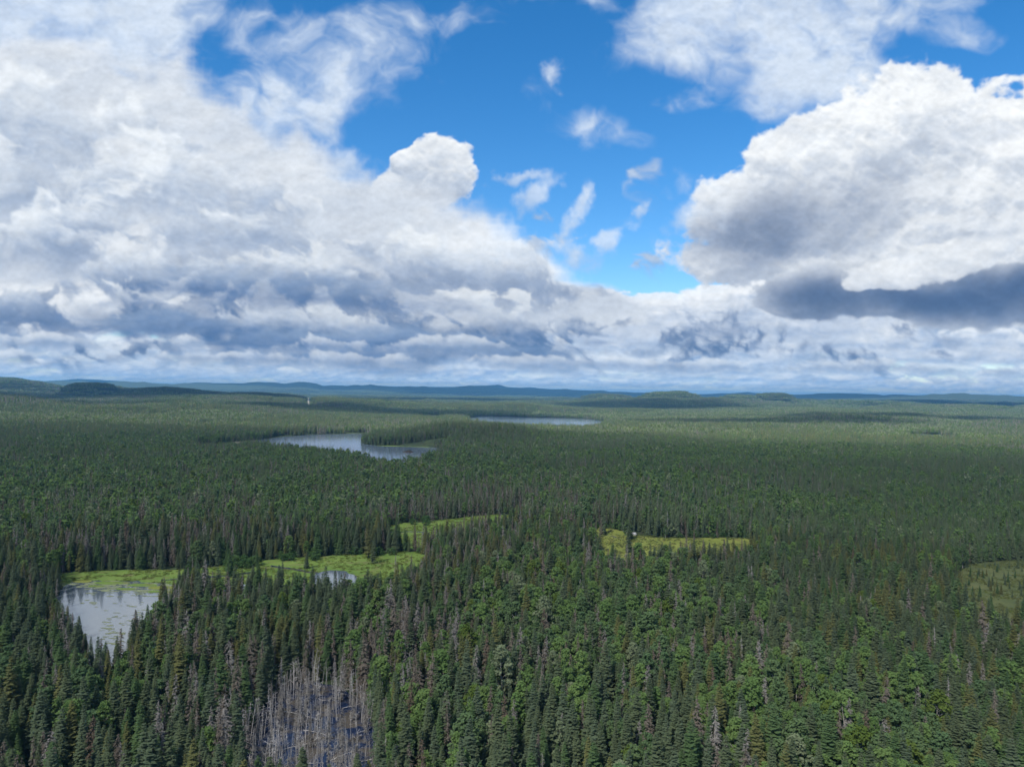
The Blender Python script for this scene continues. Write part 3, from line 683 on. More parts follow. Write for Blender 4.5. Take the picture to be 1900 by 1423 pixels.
class Proto: pass
PROTO = {'spruce': [], 'dead': [], 'broad': [], 'snag': []}
def joined(name, parts):
    V, F, MI, mats = [], [], [], []
    for v, f, m in parts:
        if m not in mats: mats.append(m)
        b = len(V); V += list(v); F += [tuple(i + b for i in q) for q in f]; MI += [mats.index(m)] * len(f)
    return mesh(name, V, F, mats, MI)
def add_proto(kind, name, look, H, trunk, crown, low):
    p = Proto(); p.kind, p.name, p.look, p.H = kind, name, look, H
    p.trunk = mesh(name + '_trunk', trunk[0], trunk[1], [trunk[2]], None, True) if trunk else None
    p.crown = mesh(name + '_crown', crown[0], crown[1], [crown[2]])
    p.whole = joined(name + '_whole', [trunk, crown] if trunk else [crown])
    p.low = joined(name + '_low', low) if low else None
    p.lowparts = low
    PROTO[kind].append(p)
def build_protos():
    i = 0
    for look, mk, shapes in (('dark green', 'spruce_dark', ((2.3, .28, .08), (1.8, .32, .12))), ('blue-green', 'spruce_blue', ((2.5, .25, .06), (2.0, .3, .1))),
                             ('olive green', 'spruce_olive', ((2.3, .3, .1), (1.8, .38, .2))), ('deep green', 'spruce_deep', ((2.8, .25, .06), (2.1, .28, .1)))):
        for (Rm, rag, gap) in shapes:
            i += 1; rs = np.random.RandomState(100 + i)
            tv, tf = trunk_geo(rs, 16, .17, .12); cv, cf = spruce_crown(rs, 16, Rm, False, rag, gap)
            lv, lf = spruce_crown(rs, 16, Rm, True, rag, gap * .6); lt, ltf = trunk_geo(rs, 16, .16, .1, 3)
            add_proto('spruce', 'spruce', look, 16, (tv, tf, M['bark']), (cv, cf, M[mk]), [(lv, lf, M[mk])])
    for look, mk, Rm, dens, th, bk in (('brown', 'twig_brown', 2.0, 1.0, .070, 'bark'), ('brown', 'twig_brown', 1.6, 1.0, .065, 'bark'), ('grey', 'twig_grey', 2.0, 1.0, .065, 'bark'),
                                       ('grey', 'twig_grey', 1.6, .9, .055, 'bark'), ('rust brown', 'twig_rust', 2.0, 1.0, .07, 'bark'), ('pale grey', 'twig_pale', 1.5, .7, .042, 'bark_pale')):
        i += 1; rs = np.random.RandomState(100 + i)
        tv, tf = trunk_geo(rs, 15, .15, .15); cv, cf = dead_crown(rs, 15, Rm, False, dens, th)
        lv, lf = dead_crown(rs, 15, Rm, True, dens, th); lt, ltf = trunk_geo(rs, 15, .15, .1, 3)
        add_proto('dead', 'dead_spruce', look, 15, (tv, tf, M[bk]), (cv, cf, M[mk]), [(lv, lf, M[mk]), (lt, ltf, M[bk])])
    for look, mk, Rm, base, ncl in (('mid green', 'leaf_mid', 2.35, .28, 32), ('mid green', 'leaf_mid', 1.95, .32, 28), ('dark green', 'leaf_deep', 2.5, .26, 34), ('dark green', 'leaf_deep', 2.1, .28, 30),
                                    ('yellow-green', 'leaf_yellow', 2.4, .28, 30), ('grey-green', 'leaf_grey', 2.4, .32, 26)):
        i += 1; rs = np.random.RandomState(100 + i)
        cv, cf, tv, tf = leaf_crown(rs, 13, Rm, False, base, ncl); lv, lf, lt, ltf = leaf_crown(rs, 13, Rm, True, base, ncl)
        add_proto('broad', 'broadleaf', look, 13, (tv, tf, M['bark_pale']), (cv, cf, M[mk]), [(lv, lf, M[mk])])
    for k in range(7):
        rs = np.random.RandomState(300 + k); v, f, bv, bf = snag_geo(rs, 11, k % 3 == 0)
        add_proto('snag', 'snag', 'forked' if k % 3 == 0 else 'bare', 11, (v, f, M['bark_white']), (bv, bf, M['bark_white' if k % 2 else 'twig_pale']), None)
build_protos()

# ---------------------------------------------------------------- where the trees grow
def place():
    rs = np.random.RandomState(5)
    c = 2.95; d0, d1, half = 96., 1280., .98
    gx, gy = np.meshgrid(np.arange(-1080, 1080, c), np.arange(60, d1, c))
    x = (gx + rs.uniform(-.48, .48, gx.shape) * c).ravel(); y = (gy + rs.uniform(-.48, .48, gx.shape) * c).ravel()
    d = np.hypot(x, y); k = (d > d0) & (d < d1) & (np.abs(np.arctan2(x, y)) < half); x, y, d = x[k], y[k], d[k]
    keep = np.ones(len(x), bool)
    for p in (POND, BACKWATER, CREEK, LAKE, MEADOW_A, MEADOW_B, MEADOW_C, SPIT, SHORE, POOL): keep &= ~(inside(p, x, y) & ((rs.rand(len(x)) < .985) | (p is POND) | (p is LAKE) | (p is CREEK) | (p is BACKWATER) | (p is MEADOW_B) | (p is POOL)))
    for cx_, cy_ in [at(1176, 992), at(1208, 982)]: keep &= np.hypot(x - cx_, y - cy_) > 7
    keep &= ~(inside(SWAMP, x, y) & (rs.rand(len(x)) < .62)); ib = inside(BOG, x, y); keep &= ~(ib & (rs.rand(len(x)) < .80))
    keep &= rs.rand(len(x)) < .93
    x, y, d, ib = x[keep], y[keep], d[keep], ib[keep]
    px, py = project(x, y, 0 * x + 6)
    E = lambda cx, cy, rx, ry: np.exp(-(((px - cx) / rx) ** 2 + ((py - cy) / ry) ** 2))
    nb = .65 * fbm2(x / 62, y / 62, 3, 51) + .35 * fbm2(x / 20, y / 20, 2, 52); nd = fbm2(x / 30 + 40, y / 30, 3, 57); nl = fbm2(x / 9, y / 9, 2, 63)
    pd = .14 + .75 * E(580, 1330, 150, 105) + .34 * E(770, 1200, 110, 70) + .22 * E(880, 1030, 220, 70) + .24 * E(160, 990, 260, 60) + .20 * E(900, 930, 420, 45) + .18 * E(330, 1180, 140, 60) + .10 * E(1000, 1200, 300, 120) - .12 * E(1700, 950, 300, 130) - .06 * E(1700, 1250, 350, 150)
    pb = .19 + .58 * E(380, 890, 480, 62) + .50 * E(1300, 880, 460, 72) + .40 * E(1080, 1120, 260, 70) + .36 * E(1050, 1340, 460, 120) + .30 * E(770, 1270, 70, 45) + .24 * E(330, 1270, 280, 110) + .2 * E(1600, 1330, 300, 120) - .12 * E(1700, 960, 260, 90) - .1 * E(520, 1330, 160, 110)
    pd = np.clip(pd * (1 + 3.2 * (nd - .5)), .03, .95); pb = np.clip((pb - .45 * E(880, 806, 240, 22) - .2 * E(500, 836, 300, 12)) * (1 + np.where(d > 430, 9., 5.5) * (np.where(d > 430, .5 * nb + .5 * fbm2(x / 120 + 11, y / 120, 3, 53), nb) - .5)), .03, .62)
    u = rs.rand(len(x)); kind = np.where(u < pd, 1, np.where(rs.rand(len(x)) < pb, 2, 0))
    kind[ib] = 0
    h = np.where(kind == 2, rs.normal(11.5, 1.9, len(x)), np.where(kind == 1, rs.normal(13.2, 2.4, len(x)), rs.normal(13.6, 2.7, len(x))))
    h *= 1 - .34 * E(1720, 960, 320, 70); h[ib] *= .36
    young = rs.rand(len(x)) < .17; h[young] *= rs.uniform(.4, .75, young.sum())
    edge = np.full(len(x), 99.)
    for p in (POND, MEADOW_A, MEADOW_B, MEADOW_C, BOG):
        near = (x > p[:, 0].min() - 12) & (x < p[:, 0].max() + 12) & (y > p[:, 1].min() - 12) & (y < p[:, 1].max() + 12); edge[near] = np.minimum(edge[near], seg_dist(p[::2], x[near], y[near]))
    h *= 1 - .45 * (1 - sstep(1, 9, edge)) * rs.rand(len(x))
    near_swamp = inside(SWAMP, x, y); h[near_swamp] *= .62; kind[near_swamp] = 1
    h = np.clip(h, 3.5, 20)
    h *= .86 + .3 * nl
    z = ground_z(x, y); z[d < 480] = 0
    v = np.zeros(len(x), int); r = rs.rand(len(x)); r2 = rs.rand(len(x)); tone = fbm2(x / 45 + 7, y / 45, 2, 71)
    lean_blue = np.clip((tone - .35) * 3, 0, 1)
    s_ = np.where(r < .42, 0, np.where(r < .42 + .28 * lean_blue + .08, 1, np.where(r < .80, 2, 3))); s_ = np.where((d > 430) & (s_ == 2), 0, s_); v0 = s_ * 2 + (r2 < .45)
    v1 = np.digitize(r, [.27, .52, .73, .89, .94]); v2 = np.digitize(r, [.29, .52, .73, .91, .945])
    v1 = np.where(near_swamp, np.where(r2 < .4, 5, np.where(r2 < .8, 3, 2)), v1)
    v = np.where(kind == 0, v0, np.where(kind == 1, v1, v2))
    wd = rs.uniform(.82, 1.22, len(x)) * np.where(kind == 2, 1.08, 1.0); rz = rs.rand(len(x)) * 6.283
    lx = rs.normal(0, R(1.6), len(x)); ly = rs.normal(0, R(1.6), len(x)) - R(4) * sstep(1200, 1800, px) * sstep(1050, 1250, py)
    return dict(x=x, y=y, z=z, d=d, kind=kind, h=h, v=v, wd=wd, rz=rz, lx=lx, ly=ly, px=px, py=py)
T = place()
KN = ['spruce', 'dead', 'broad']
tpx, tpy = project(T['x'], T['y'], T['z'] + T['h'])
vis = (tpx > -15) & (tpx < 1915) & (tpy < 1412)
single = np.zeros(len(T['x']), bool)
for k in range(3):
    w = np.where(vis & (T['kind'] == k))[0]
    size = T['h'][w] / T['d'][w]
    w = w[np.argsort(T['d'][w])][:300]; single[w] = True

# ---------------------------------------------------------------- trees that stand by themselves
ROWS = (1320, 1235, 0)
def zone(px, py):
    cols = ((110, 'in far left corner'), (235, 'below the left pond'), (345, 'left of flooded clearing'), (450, 'beside the bare snags'), (590, 'amid the flooded snags'), (720, 'on clearing\'s right rim'),
            (850, 'right of flooded clearing'), (985, 'left of centre'), (1120, 'at centre'), (1250, 'right of centre'), (1390, 'below the right meadow'), (1530, 'in right half'), (1660, 'well to the right'), (1790, 'near right edge'), (9999, 'in far right corner'))
    c = next(n for m, n in cols if px < m); r = next(i for i, m in enumerate(ROWS) if py > m)
    return c, r
ORD = ['leftmost', 'second from left', 'third from left', 'fourth from left', 'fifth from left', 'sixth from left', 'seventh from left', 'eighth from left', 'ninth from left', 'tenth from left', 'eleventh from left', 'twelfth from left',
       'thirteenth from left', 'fourteenth from left', 'fifteenth from left', 'sixteenth from left', 'seventeenth from left', 'eighteenth from left', 'nineteenth from left', 'twentieth from left', 'twenty-first from left', 'twenty-second from left', 'twenty-third from left', 'twenty-fourth from left']
RW = ['at bottom edge', 'some rows back', 'farther back']
NAMES = {'spruce': ('spruce_tree', 'spruce', 'live spruce trees of the near forest'), 'dead': ('dead_spruce', 'dead tree', 'dead spruce trees of the near forest'),
         'broad': ('broadleaf_tree', 'broadleaf tree', 'broadleaf trees of the near forest'), 'snag': ('snag', 'snag', 'bare snags standing in the flooded clearing')}
NOUN = {'spruce': 'spruce', 'dead': 'dead spruce', 'broad': 'leafy tree', 'snag': 'snag'}
def plant(items):
    """items: (kind, variant, x, y, z, h, width, rot). One Empty per tree with its trunk and its crown under it, and a label of its own"""
    bins = {}
    for it in items:
        k, p, x, y, z, h, w, rot = it
        px, py = (float(q) for q in project(x, y, z + h))
        size = ('tall' if h > 15.2 else 'short' if h < 12 else 'medium') if k != 'broad' else ('tall' if h > 12.4 else 'low' if h < 10 else 'medium')
        shape = '' if k == 'dead' else 'slender' if w < .97 else 'broad' if w > 1.08 else ''
        if k == 'snag': size, shape = ('tall' if h > 10 else 'short'), ''
        c, r = zone(px, py + (0 if k != 'snag' else 0))
        key = (k, p.look, size, shape, c, r); bins.setdefault(key, []).append((px, it))
    for (k, look, size, shape, c, r), L in bins.items():
        L.sort(key=lambda q: q[0])
        for i, (px, it) in enumerate(L):
            _, p, x, y, z, h, w, rot = it
            head = ' '.join(q for q in (size, shape, look, NOUN[k]) if q)
            tail = f'{c}, {RW[r]}'
            o_ = '' if len(L) == 1 else (ORD[i] + ' ' if i < len(ORD) else 'one of several ')
            n, cat, grp = NAMES[k]
            e = bpy.data.objects.new(n, None); COL.objects.link(e); e.empty_display_size = .5
            e.location = (x, y, z); e.rotation_euler = rot; s = h / p.H; e.scale = (s * w, s * w, s)
            e['label'] = o_ + head + ' ' + tail; e['category'] = cat; e['group'] = grp
            if p.trunk: link('trunk', p.trunk, e)
            link('branches' if k in ('dead', 'snag') else 'crown', p.crown, e)
items = []
for i in np.where(single)[0]:
    k = KN[T['kind'][i]]
    items.append((k, PROTO[k][T['v'][i]], float(T['x'][i]), float(T['y'][i]), float(T['z'][i]), float(T['h'][i]), float(T['wd'][i]), (float(T['lx'][i]), float(T['ly'][i]), float(T['rz'][i]))))
def snag_spots():
    rs = np.random.RandomState(77); out = []
    for P_, n in ((SWAMP, 285), (POOL, 12)):
        lo, hi = P_.min(0) - 2, P_.max(0) + 2; c = 0
        while c < n:
            x, y = rs.uniform(lo, hi)
            if not inside(P_, np.array([x]), np.array([y]))[0]: continue
            c += 1; p = PROTO['snag'][rs.randint(7)]
            out.append(('snag', p, float(x), float(y), 0., float(np.clip(rs.normal(6.6, 2.1), 2.2, 11.5)), float(rs.uniform(.8, 1.1)), (rs.normal(0, R(5)), rs.normal(0, R(5)), rs.rand() * 6.28)))
    return out
items += snag_spots()
plant(items)

# ---------------------------------------------------------------- the rest of the forest: one object per kind, copies on points
def scatter(name, pts, rot, scl, idx, meshes, **props):
    coll = bpy.data.collections.new(name + '_kinds')
    for i, me in enumerate(meshes): coll.objects.link(bpy.data.objects.new('%s_kind_%03d' % (name, i), me))
    me = bpy.data.meshes.new(name); me.vertices.add(len(pts)); me.vertices.foreach_set('co', np.asarray(pts, np.float32).ravel())
    for an, ty, dat in (('rot', 'FLOAT_VECTOR', rot), ('scl', 'FLOAT_VECTOR', scl)):
        at_ = me.attributes.new(an, ty, 'POINT'); at_.data.foreach_set('vector', np.asarray(dat, np.float32).ravel())
    at_ = me.attributes.new('pick', 'INT', 'POINT'); at_.data.foreach_set('value', np.asarray(idx, np.int32))
    o = link(name, me, **props)
    g = bpy.data.node_groups.new(name + '_nodes', 'GeometryNodeTree')
    g.interface.new_socket('Geometry', in_out='INPUT', socket_type='NodeSocketGeometry'); g.interface.new_socket('Geometry', in_out='OUTPUT', socket_type='NodeSocketGeometry')
    N = g.nodes.new; L = g.links.new
    gi, go = N('NodeGroupInput'), N('NodeGroupOutput'); ci = N('GeometryNodeCollectionInfo'); ip = N('GeometryNodeInstanceOnPoints')
    ci.inputs['Collection'].default_value = coll; ci.inputs['Separate Children'].default_value = True; ci.inputs['Reset Children'].default_value = True
    def attr(nm, ty):
        a = N('GeometryNodeInputNamedAttribute'); a.data_type = ty; a.inputs['Name'].default_value = nm; return a.outputs['Attribute']
    er = N('FunctionNodeEulerToRotation'); L(attr('rot', 'FLOAT_VECTOR'), er.inputs[0])
    L(gi.outputs[0], ip.inputs['Points']); L(ci.outputs[0], ip.inputs['Instance']); ip.inputs['Pick Instance'].default_value = True
    L(attr('pick', 'INT'), ip.inputs['Instance Index']); L(er.outputs[0], ip.inputs['Rotation']); L(attr('scl', 'FLOAT_VECTOR'), ip.inputs['Scale'])
    L(ip.outputs[0], go.inputs[0])
    md = o.modifiers.new('scatter', 'NODES'); md.node_group = g
    return o
FOREST = ('spruce_forest', 'dead_spruce_forest', 'broadleaf_forest'); FLAB = ('dense dark green spruce forest behind the nearest trees', 'grey and brown dead spruces scattered through the forest', 'rounded leafy trees scattered through the spruce forest')
for k in range(3):
    ps = PROTO[KN[k]]; w = np.where((T['kind'] == k) & ~single)[0]; s = T['h'][w] / ps[0].H
    idx = T['v'][w] + np.where(T['d'][w] > 430, len(ps), 0)
    scatter(FOREST[k], np.stack([T['x'][w], T['y'][w], T['z'][w]], 1), np.stack([T['lx'][w], T['ly'][w], T['rz'][w]], 1), np.stack([s * T['wd'][w], s * T['wd'][w], s], 1), idx,
            [p.whole for p in ps] + [p.low for p in ps], kind='stuff', label=FLAB[k], category='forest')
def far_forest():
    rs = np.random.RandomState(9)
    protos = []
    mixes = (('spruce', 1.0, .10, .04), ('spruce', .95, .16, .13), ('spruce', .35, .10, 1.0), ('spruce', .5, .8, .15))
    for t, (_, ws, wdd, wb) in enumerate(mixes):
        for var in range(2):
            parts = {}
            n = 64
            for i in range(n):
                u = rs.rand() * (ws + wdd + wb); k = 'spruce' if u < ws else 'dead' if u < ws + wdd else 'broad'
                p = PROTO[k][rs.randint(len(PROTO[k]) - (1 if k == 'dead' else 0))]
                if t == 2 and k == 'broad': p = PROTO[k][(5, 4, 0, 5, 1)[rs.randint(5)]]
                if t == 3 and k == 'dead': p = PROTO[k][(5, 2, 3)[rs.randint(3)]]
                cx_, cy_ = (i % 8 + rs.uniform(.05, .95)) * 4.25 - 17, (i // 8 + rs.uniform(.05, .95)) * 4.25 - 17
                s = rs.uniform(.62, 1.12); a = rs.rand() * 6.28; ca, sa = math.cos(a), math.sin(a)
                for v, f, m in p.lowparts:
                    V = np.array(v); W = np.stack([(V[:, 0] * ca - V[:, 1] * sa) * s * 1.15 + cx_, (V[:, 0] * sa + V[:, 1] * ca) * s * 1.15 + cy_, V[:, 2] * s], 1)
                    d_ = parts.setdefault(m.name, ([], [], m)); b = len(d_[0]); d_[0].extend(W.tolist()); d_[1].extend([tuple(q + b for q in ff) for ff in f])
            protos.append(joined('far_stand', list(parts.values())))
    X, Y, SC = [], [], []
    for d0, d1, c, s in ((1262, 4200, 30., 1.0), (4150, 9800, 58., 1.9)):
        gx, gy = np.meshgrid(np.arange(-d1 * .84, d1 * .84, c), np.arange(d0 * .5, d1, c))
        x = (gx + rs.uniform(-.25, .25, gx.shape) * c).ravel(); y = (gy + rs.uniform(-.25, .25, gx.shape) * c).ravel(); d = np.hypot(x, y)
        k = (d > d0) & (d < d1) & (np.abs(np.arctan2(x, y)) < .98)
        X.append(x[k]); Y.append(y[k]); SC.append(np.full(k.sum(), s))
    x, y, sc = map(np.concatenate, (X, Y, SC))
    keep = np.ones(len(x), bool)
    for p in (LAKE, FAR_LAKE, SLIVER, FAR_POOL):
        keep &= ~(inside(p, x, y) | (seg_dist(p[::3], x, y) < 19))
    q = ROAD.copy(); mid0, mid1 = (q[0] + q[1]) / 2, (q[2] + q[3]) / 2; v = mid1 - mid0; tt = np.clip(((x - mid0[0]) * v[0] + (y - mid0[1]) * v[1]) / (v ** 2).sum(), 0, 1)
    keep &= np.hypot(x - mid0[0] - tt * v[0], y - mid0[1] - tt * v[1]) > 24 * np.maximum(sc, 1)
    x, y, sc = x[keep], y[keep], sc[keep]
    n1 = fbm2(x / 420, y / 260, 3, 81) + rs.normal(0, .05, len(x)); n2 = fbm2(x / 500 + 30, y / 160, 3, 85)
    ty = np.where(n1 > .565, 2, np.where(n2 > .60, 3, np.where(n1 < .47, 0, 1)))
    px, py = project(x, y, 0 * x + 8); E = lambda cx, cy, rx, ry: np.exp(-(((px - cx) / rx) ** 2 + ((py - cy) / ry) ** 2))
    pale = E(110, 785, 190, 6) + E(340, 767, 130, 4.5) + E(790, 797, 130, 6) + E(1180, 803, 260, 6) + E(1430, 788, 220, 5) + E(1650, 795, 170, 7) + E(1820, 772, 220, 8) + .8 * E(700, 752, 260, 4) + .8 * E(1350, 768, 150, 4) + 1.5 * E(-20, 722, 170, 14)  # pale stands; sunlight on the strips and left hill put into tree colour
    dark_ = E(330, 800, 330, 8) + E(980, 790, 200, 5) + E(1560, 778, 260, 4) + E(1180, 762, 200, 5) + E(750, 742, 250, 3)  # dark bands: spruce, with cloud shade put in as darker stands
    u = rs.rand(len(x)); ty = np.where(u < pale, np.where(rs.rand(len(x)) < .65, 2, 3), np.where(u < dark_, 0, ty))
    rz = rs.randint(0, 4, len(x)) * (math.pi / 2) + rs.normal(0, .1, len(x)); zs = rs.uniform(.8, 1.15, len(x)) * np.where(sc > 1, 1.05, 1)
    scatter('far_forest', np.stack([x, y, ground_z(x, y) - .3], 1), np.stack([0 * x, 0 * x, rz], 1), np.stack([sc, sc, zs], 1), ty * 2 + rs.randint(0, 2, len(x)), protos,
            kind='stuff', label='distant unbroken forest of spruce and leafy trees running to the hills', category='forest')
far_forest()

# ---------------------------------------------------------------- small things
def grass():
    rs = np.random.RandomState(21); protos = []
    for m in ('tuft', 'tuft', 'tuft_olive'):
        V, F = [], []
        for i in range(26):
            a = rs.rand() * 6.28; r = rs.rand() * .7; x, y = math.cos(a) * r, math.sin(a) * r; h = rs.uniform(.3, .6); w = .05; b2 = rs.rand() * 6.28; lx, ly = rs.normal(0, .25, 2); b = len(V)
            V += [(x - math.cos(b2) * w, y - math.sin(b2) * w, 0), (x + math.cos(b2) * w, y + math.sin(b2) * w, 0), (x + lx, y + ly, h)]; F.append((b, b + 1, b + 2))
        protos.append(mesh('tuft', V, F, [M[m]]))
    P_, I = [], []
    for p, dens, kinds in ((MEADOW_A, .42, (0, 1)), (MEADOW_B, .42, (0, 1)), (MEADOW_C, .42, (0, 2, 2)), (BOG, .5, (2, 2, 1))):
        lo, hi = p.min(0) - 4, p.max(0) + 4; n = int((hi - lo).prod() * dens); x = rs.uniform(lo[0], hi[0], n); y = rs.uniform(lo[1], hi[1], n)
        k = (inside(p, x, y) | (seg_dist(p[::2], x, y) < 3.5 * rs.rand(n))) & ~inside(POND, x, y) & ~inside(BACKWATER, x, y) & ~inside(CREEK, x, y) & (fbm2(x / 7, y / 7, 3, 91) > .42); P_.append(np.stack([x[k], y[k], 0 * x[k] + .05], 1)); I.append(np.array(kinds)[rs.randint(len(kinds), size=k.sum())])
    P_ = np.concatenate(P_); I = np.concatenate(I); n = len(P_); s = rs.uniform(.7, 1.5, n)
    scatter('sedge_grass', P_, np.stack([0 * s, 0 * s, rs.rand(n) * 6.28], 1), np.stack([s, s, s * .9], 1), I, protos, kind='stuff', label='bright green sedge covering the wet meadows in the forest', category='grass')
grass()
def blob_outline(rs, n, rx, ry):
    k = rs.uniform(.6, 1.2, n); k = (k + np.roll(k, 1) + np.roll(k, -1)) / 3; a = np.arange(n) * 2 * math.pi / n
    return np.stack([np.cos(a) * rx * k, np.sin(a) * ry * k], 1)
def lily_pads():
    rs = np.random.RandomState(33); V, F = [], []
    def add(px, py, n, sx, sy, rmin, rmax):
        c = 0
        while c < n:
            x, y = at(px + rs.normal(0, sx), py + rs.normal(0, sy))
            if not inside(POND, np.array([x]), np.array([y]))[0]: continue
            c += 1; r = rs.uniform(rmin, rmax); o = blob_outline(rs, 12, r * rs.uniform(1.2, 3.2), r * rs.uniform(.5, .9)); b = len(V); z = .20 + rs.rand() * .02
            V.extend([(float(x + p[0]), float(y + p[1]), z) for p in o]); F.append(list(range(b, b + 12)))
    for a in ((190, 1086, 90, 45, 4, .25, 1.0), (270, 1092, 160, 55, 6, .25, 1.1), (315, 1095, 40, 15, 8, .3, 1.1), (165, 1122, 9, 8, 5, .3, .9), (225, 1150, 26, 20, 14, .2, .7), (205, 1175, 40, 16, 12, .2, .8), (250, 1135, 18, 14, 10, .2, .7)): add(*a)
    link('lily_pads', mesh('lily_pads', V, F, [M['pad']]), kind='stuff', label='pale green lily pads floating in streaks on the left pond', category='lily pads')
lily_pads()
def boulder(px, py, w, h, seed, label):
    rs = np.random.RandomState(seed); V, F = [], []; nu, nv = 18, 10; x0, y0 = at(px, py)
    for j in range(nv + 1):
        for i in range(nu):
            a = 2 * math.pi * i / nu; b = math.pi * j / nv - math.pi / 2; p = np.array((math.cos(a) * math.cos(b), math.sin(a) * math.cos(b), math.sin(b)))
            k = 1 + .5 * (float(fbm2(p[0] * 1.7 + seed + p[2] * .7, p[1] * 1.7 + p[2], 3, 7)) - .5) + .16 * (float(noise2(p[0] * 5 + p[2] * 3 + seed, p[1] * 5, 3)) - .5)
            V.append((p[0] * w * k, p[1] * w * .7 * k, (p[2] * k + .55) * h))
    for j in range(nv):
        for i in range(nu): F.append((j * nu + i, j * nu + (i + 1) % nu, (j + 1) * nu + (i + 1) % nu, (j + 1) * nu + i))
    o = link('boulder', mesh('boulder', V, F, [M['rock']]), label=label, category='boulder', group='pale boulders at the meadow edge'); o.location = (float(x0), float(y0), 0)
boulder(1176, 993, 2.0, 1.2, 1, 'large pale grey boulder at the tree edge of the right meadow')
boulder(1207, 980, 1.3, 1.5, 2, 'smaller pale boulder among spruces behind the right meadow')
def lodge():
    rs = np.random.RandomState(3); x0, y0 = at(758, 839.5); V, F = [], []; nu, nv = 24, 6
    for j in range(nv + 1):
        for i in range(nu):
            a = 2 * math.pi * i / nu; t = j / nv; k = 1 + rs.uniform(-.12, .12); V.append((math.cos(a) * 8 * (1 - t) ** .8 * k, math.sin(a) * 6 * (1 - t) ** .8 * k, 3.2 * t ** .9 - .2))
    for j in range(nv):
        for i in range(nu): F.append((j * nu + i, j * nu + (i + 1) % nu, (j + 1) * nu + (i + 1) % nu, (j + 1) * nu + i))
    for i in range(60):
        a = rs.rand() * 6.28; t = rs.rand() * .9; p = np.array((math.cos(a) * 8 * (1 - t), math.sin(a) * 6 * (1 - t), 3.2 * t)); d_ = np.append(rs.randn(2), rs.uniform(0, .5)); d_ /= np.linalg.norm(d_)
        tube(V, F, [p - d_ * 1.4, p + d_ * 1.6], [.12, .08], 4)
    o = link('beaver_lodge', mesh('beaver_lodge', V, F, [M['sticks']]), label='dark mound of sticks standing in the middle lake', category='beaver lodge'); o.location = (float(x0), float(y0), .3)
lodge()
def logs():
    rs = np.random.RandomState(8); spec = []
    for px, py, an, L in ((560, 1318, 26, 12), (590, 1352, 30, 10), (545, 1378, -19, 13), (640, 1272, 6, 6), (655, 1300, -28, 6), (505, 1300, -40, 6), (690, 1402, 8, 5), (640, 1392, -32, 7), (600, 1290, 42, 5), (575, 1408, 14, 7), (520, 1340, 52, 6), (760, 1262, 38, 4)):
        spec.append((px, py, an, L))
    words = ('long pale fallen log lying across the snags at mid clearing', 'pale log slanting down over the dark water', 'long grey log tilted up towards the right, low in the clearing', 'short level log at the back of the flooded clearing', 'short log tilted among the rear snags',
             'log lying by the left rim of the flooded clearing', 'white log at the lower right rim of the clearing', 'bright log rising to the right beside the dark water', 'small log at the back left of the clearing', 'log at the bottom edge of the flooded clearing', 'steeply lying log left of the dark water', 'log beside the small dark pool right of the clearing')
    for (px, py, an, L), wd in zip(spec, words):
        x, y = at(px, py + 12); a = R(an); V, F = [], []; n = 5
        pts = [((t - .5) * L * math.cos(a), (t - .5) * L * .5 * math.sin(-a) * 2, .2 + t * .8 + .16 * math.sin(t * 5 + px)) for t in np.linspace(0, 1, n)]
        tube(V, F, pts, list(np.linspace(.09, .03, n)), 6)
        for k in range(9):
            t = rs.uniform(.45, .98); p = np.array((np.interp(t, np.linspace(0, 1, n), [q[0] for q in pts]), np.interp(t, np.linspace(0, 1, n), [q[1] for q in pts]), np.interp(t, np.linspace(0, 1, n), [q[2] for q in pts])))
            tube(V, F, [p, p + rs.randn(3) * np.array((.5, .5, .5)) + np.array((.3 * math.cos(a), 0, .2))], [.035, .01], 4)
        o = link('fallen_log', mesh('fallen_log', V, F, [M['bark_white']], None, True), label=wd, category='log', group='fallen logs in the flooded clearing'); o.location = (float(x), float(y), 0)
logs()
def streams():
    for pts, w, sd_ in (([(1104, 986), (1122, 993), (1140, 996), (1160, 1003), (1172, 1008)], .9, 1), ([(500, 1050), (540, 1056), (580, 1062), (610, 1068)], 1.3, 2), ([(722, 988), (770, 986), (800, 990)], 1.0, 3), ([(300, 1076), (380, 1072), (440, 1066), (490, 1058)], 1.0, 4)):
        c = poly(pts); q = np.concatenate([c + (0, w), c[::-1] - (0, w)]); q = wobble(smooth(q, 3), .35, sd_)
        sheet('stream', q, .13, M['swamp_water'], kind='structure')
streams()
def islets():
    rs = np.random.RandomState(61)
    for i, (px, py, rx, ry) in enumerate(((150, 1079, 5, 1.6), (205, 1082, 9, 1.8), (262, 1086, 8, 1.6), (300, 1091, 7, 2.0), (235, 1093, 5, 1.2), (178, 1088, 4, 1.0), (318, 1100, 4, 1.8), (285, 1098, 3, 1.2))):
        x, y = at(px, py); sheet('islet', smooth(blob_outline(rs, 14, rx, ry * 1.6) + (float(x), float(y)), 1), .215 + .004 * i, M['meadow' if i % 3 else 'meadow_gold'], kind='structure')
islets()
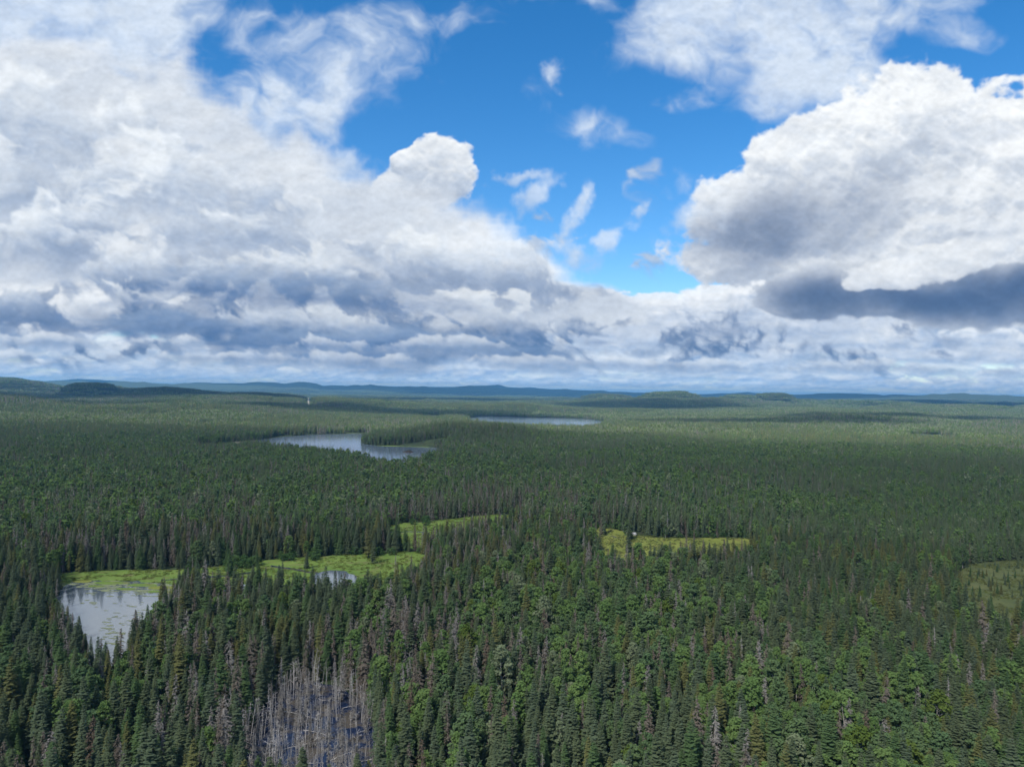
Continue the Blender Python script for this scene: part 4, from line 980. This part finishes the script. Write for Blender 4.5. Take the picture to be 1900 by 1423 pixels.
def shrubs():
    rs = np.random.RandomState(14); meshes = []
    for k in range(3):
        V, F, LV, LF = leaf_crown(np.random.RandomState(500 + k), 3.0, 1.7, False, .10, 14, 40, .22); meshes.append((mesh('shrub_crown', V, F, [M['shrub']]), mesh('shrub_stem', LV, LF, [M['bark']])))
    spots = [(rs.uniform(395, 480), rs.uniform(1043, 1058)) for _ in range(16)] + [(rs.uniform(480, 620), rs.uniform(1033, 1040)) for _ in range(10)] + [(rs.uniform(640, 780), rs.uniform(1024, 1032)) for _ in range(8)] + [(rs.uniform(1250, 1395), rs.uniform(995, 1000)) for _ in range(7)] + [(rs.uniform(1100, 1155), rs.uniform(975, 984)) for _ in range(5)] + [(rs.uniform(715, 830), rs.uniform(966, 975)) for _ in range(6)]
    spots.sort(); lab = []
    for i, (px, py) in enumerate(spots):
        where = 'between the left pond and its meadow' if px < 480 else 'along the back of the left meadow' if px < 700 else 'at the right end of the left meadow' if py > 1000 and px < 900 else 'behind the middle meadow' if px < 900 else 'behind the right meadow' if px < 1220 else 'along the far right of the right meadow'
        x, y = at(px, py); me = meshes[i % 3]; n = sum(1 for l in lab if l == where); lab.append(where)
        e = bpy.data.objects.new('shrub', None); COL.objects.link(e); s = rs.uniform(.8, 1.5); e.location = (float(x), float(y), 0); e.scale = (s * 1.2, s * 1.2, s); e.rotation_euler = (0, 0, rs.rand() * 6.28)
        e['label'] = ORD[n] + ' leafy green shrub ' + where; e['category'] = 'shrub'; e['group'] = 'shrubs along the wet meadows'
        link('stem', me[1], e); link('crown', me[0], e)
shrubs()

# ---------------------------------------------------------------- clouds overhead and behind the camera, which keep the sun off parts of the forest
def cloud_mat(dens):
    def build(t):
        v = t.n('ShaderNodeVolumePrincipled', ins={'Color': (.97, .98, 1, 1), 'Density': dens, 'Anisotropy': .5})
        t.n('ShaderNodeOutputMaterial', ins={'Volume': v})
    return mat('cloud_vapour', build)
def cloud(gx, gy, rx, ry, seed, thick=330, alt=3500, dens=.0017):
    k = alt / math.tan(SUN_ELEV); cx_ = gx + math.sin(SUN_AZ) * k; cy_ = gy + math.cos(SUN_AZ) * k
    nu, nv = 96, 24; V, F = [], []
    a = np.arange(nu) * 2 * math.pi / nu
    for j in range(nv + 1):
        b = math.pi * j / nv - math.pi / 2
        x, y, z = np.cos(a) * math.cos(b), np.sin(a) * math.cos(b), np.full(nu, math.sin(b))
        k = 1 + .75 * (fbm2(x * 2.2 + seed + z * .4, y * 2.2 + z * .3, 4, 5) - .5) + .18 * (noise2(x * 9 + seed, y * 9 + z, 4) - .5)
        V += np.stack([x * rx * k, y * ry * k, z * thick * k], 1).tolist()
    for j in range(nv):
        for i in range(nu): F.append((j * nu + i, j * nu + (i + 1) % nu, (j + 1) * nu + (i + 1) % nu, (j + 1) * nu + i))
    o = link('cloud', mesh('cloud', V, F, [cloud_mat(dens)]), kind='structure'); o.location = (cx_, cy_, alt)
cloud(-60, 480, 1500, 880, 1, dens=.00125)
cloud(-1450, 3450, 1150, 720, 2, dens=.0035)
cloud(4200, 5850, 2300, 1600, 3, dens=.0055)
cloud(-350, 2420, 520, 200, 4, 160, dens=.0055)
cloud(760, 3600, 560, 420, 5, 220, dens=.003)
cloud(1500, 2450, 700, 200, 6, 160, dens=.005)
cloud(-1300, 2150, 800, 190, 7, 150, dens=.0055)
cloud(700, 1950, 420, 120, 8, 120, dens=.0055)
cloud(-400, 5200, 900, 420, 9, 200, dens=.0055)
cloud(500, 12600, 9500, 3600, 10, 600, 8000, .004)  # high cloud added out of view to darken the far range

def haze():
    def build(t):
        v = t.n('ShaderNodeVolumePrincipled', ins={'Color': (.13, .38, .72, 1), 'Density': HAZE, 'Anisotropy': .0})
        t.n('ShaderNodeOutputMaterial', ins={'Volume': v})
    m = mat('haze_air', build); a, b, c = 31000, -3, 250
    V = [(x, y, z) for z in (b, c) for y in (-a, a) for x in (-a, a)]
    link('haze', mesh('haze', V, [(0, 2, 3, 1), (4, 5, 7, 6), (0, 1, 5, 4), (2, 6, 7, 3), (0, 4, 6, 2), (1, 3, 7, 5)], [m]), kind='stuff')
HAZE = 6.3e-5
haze()
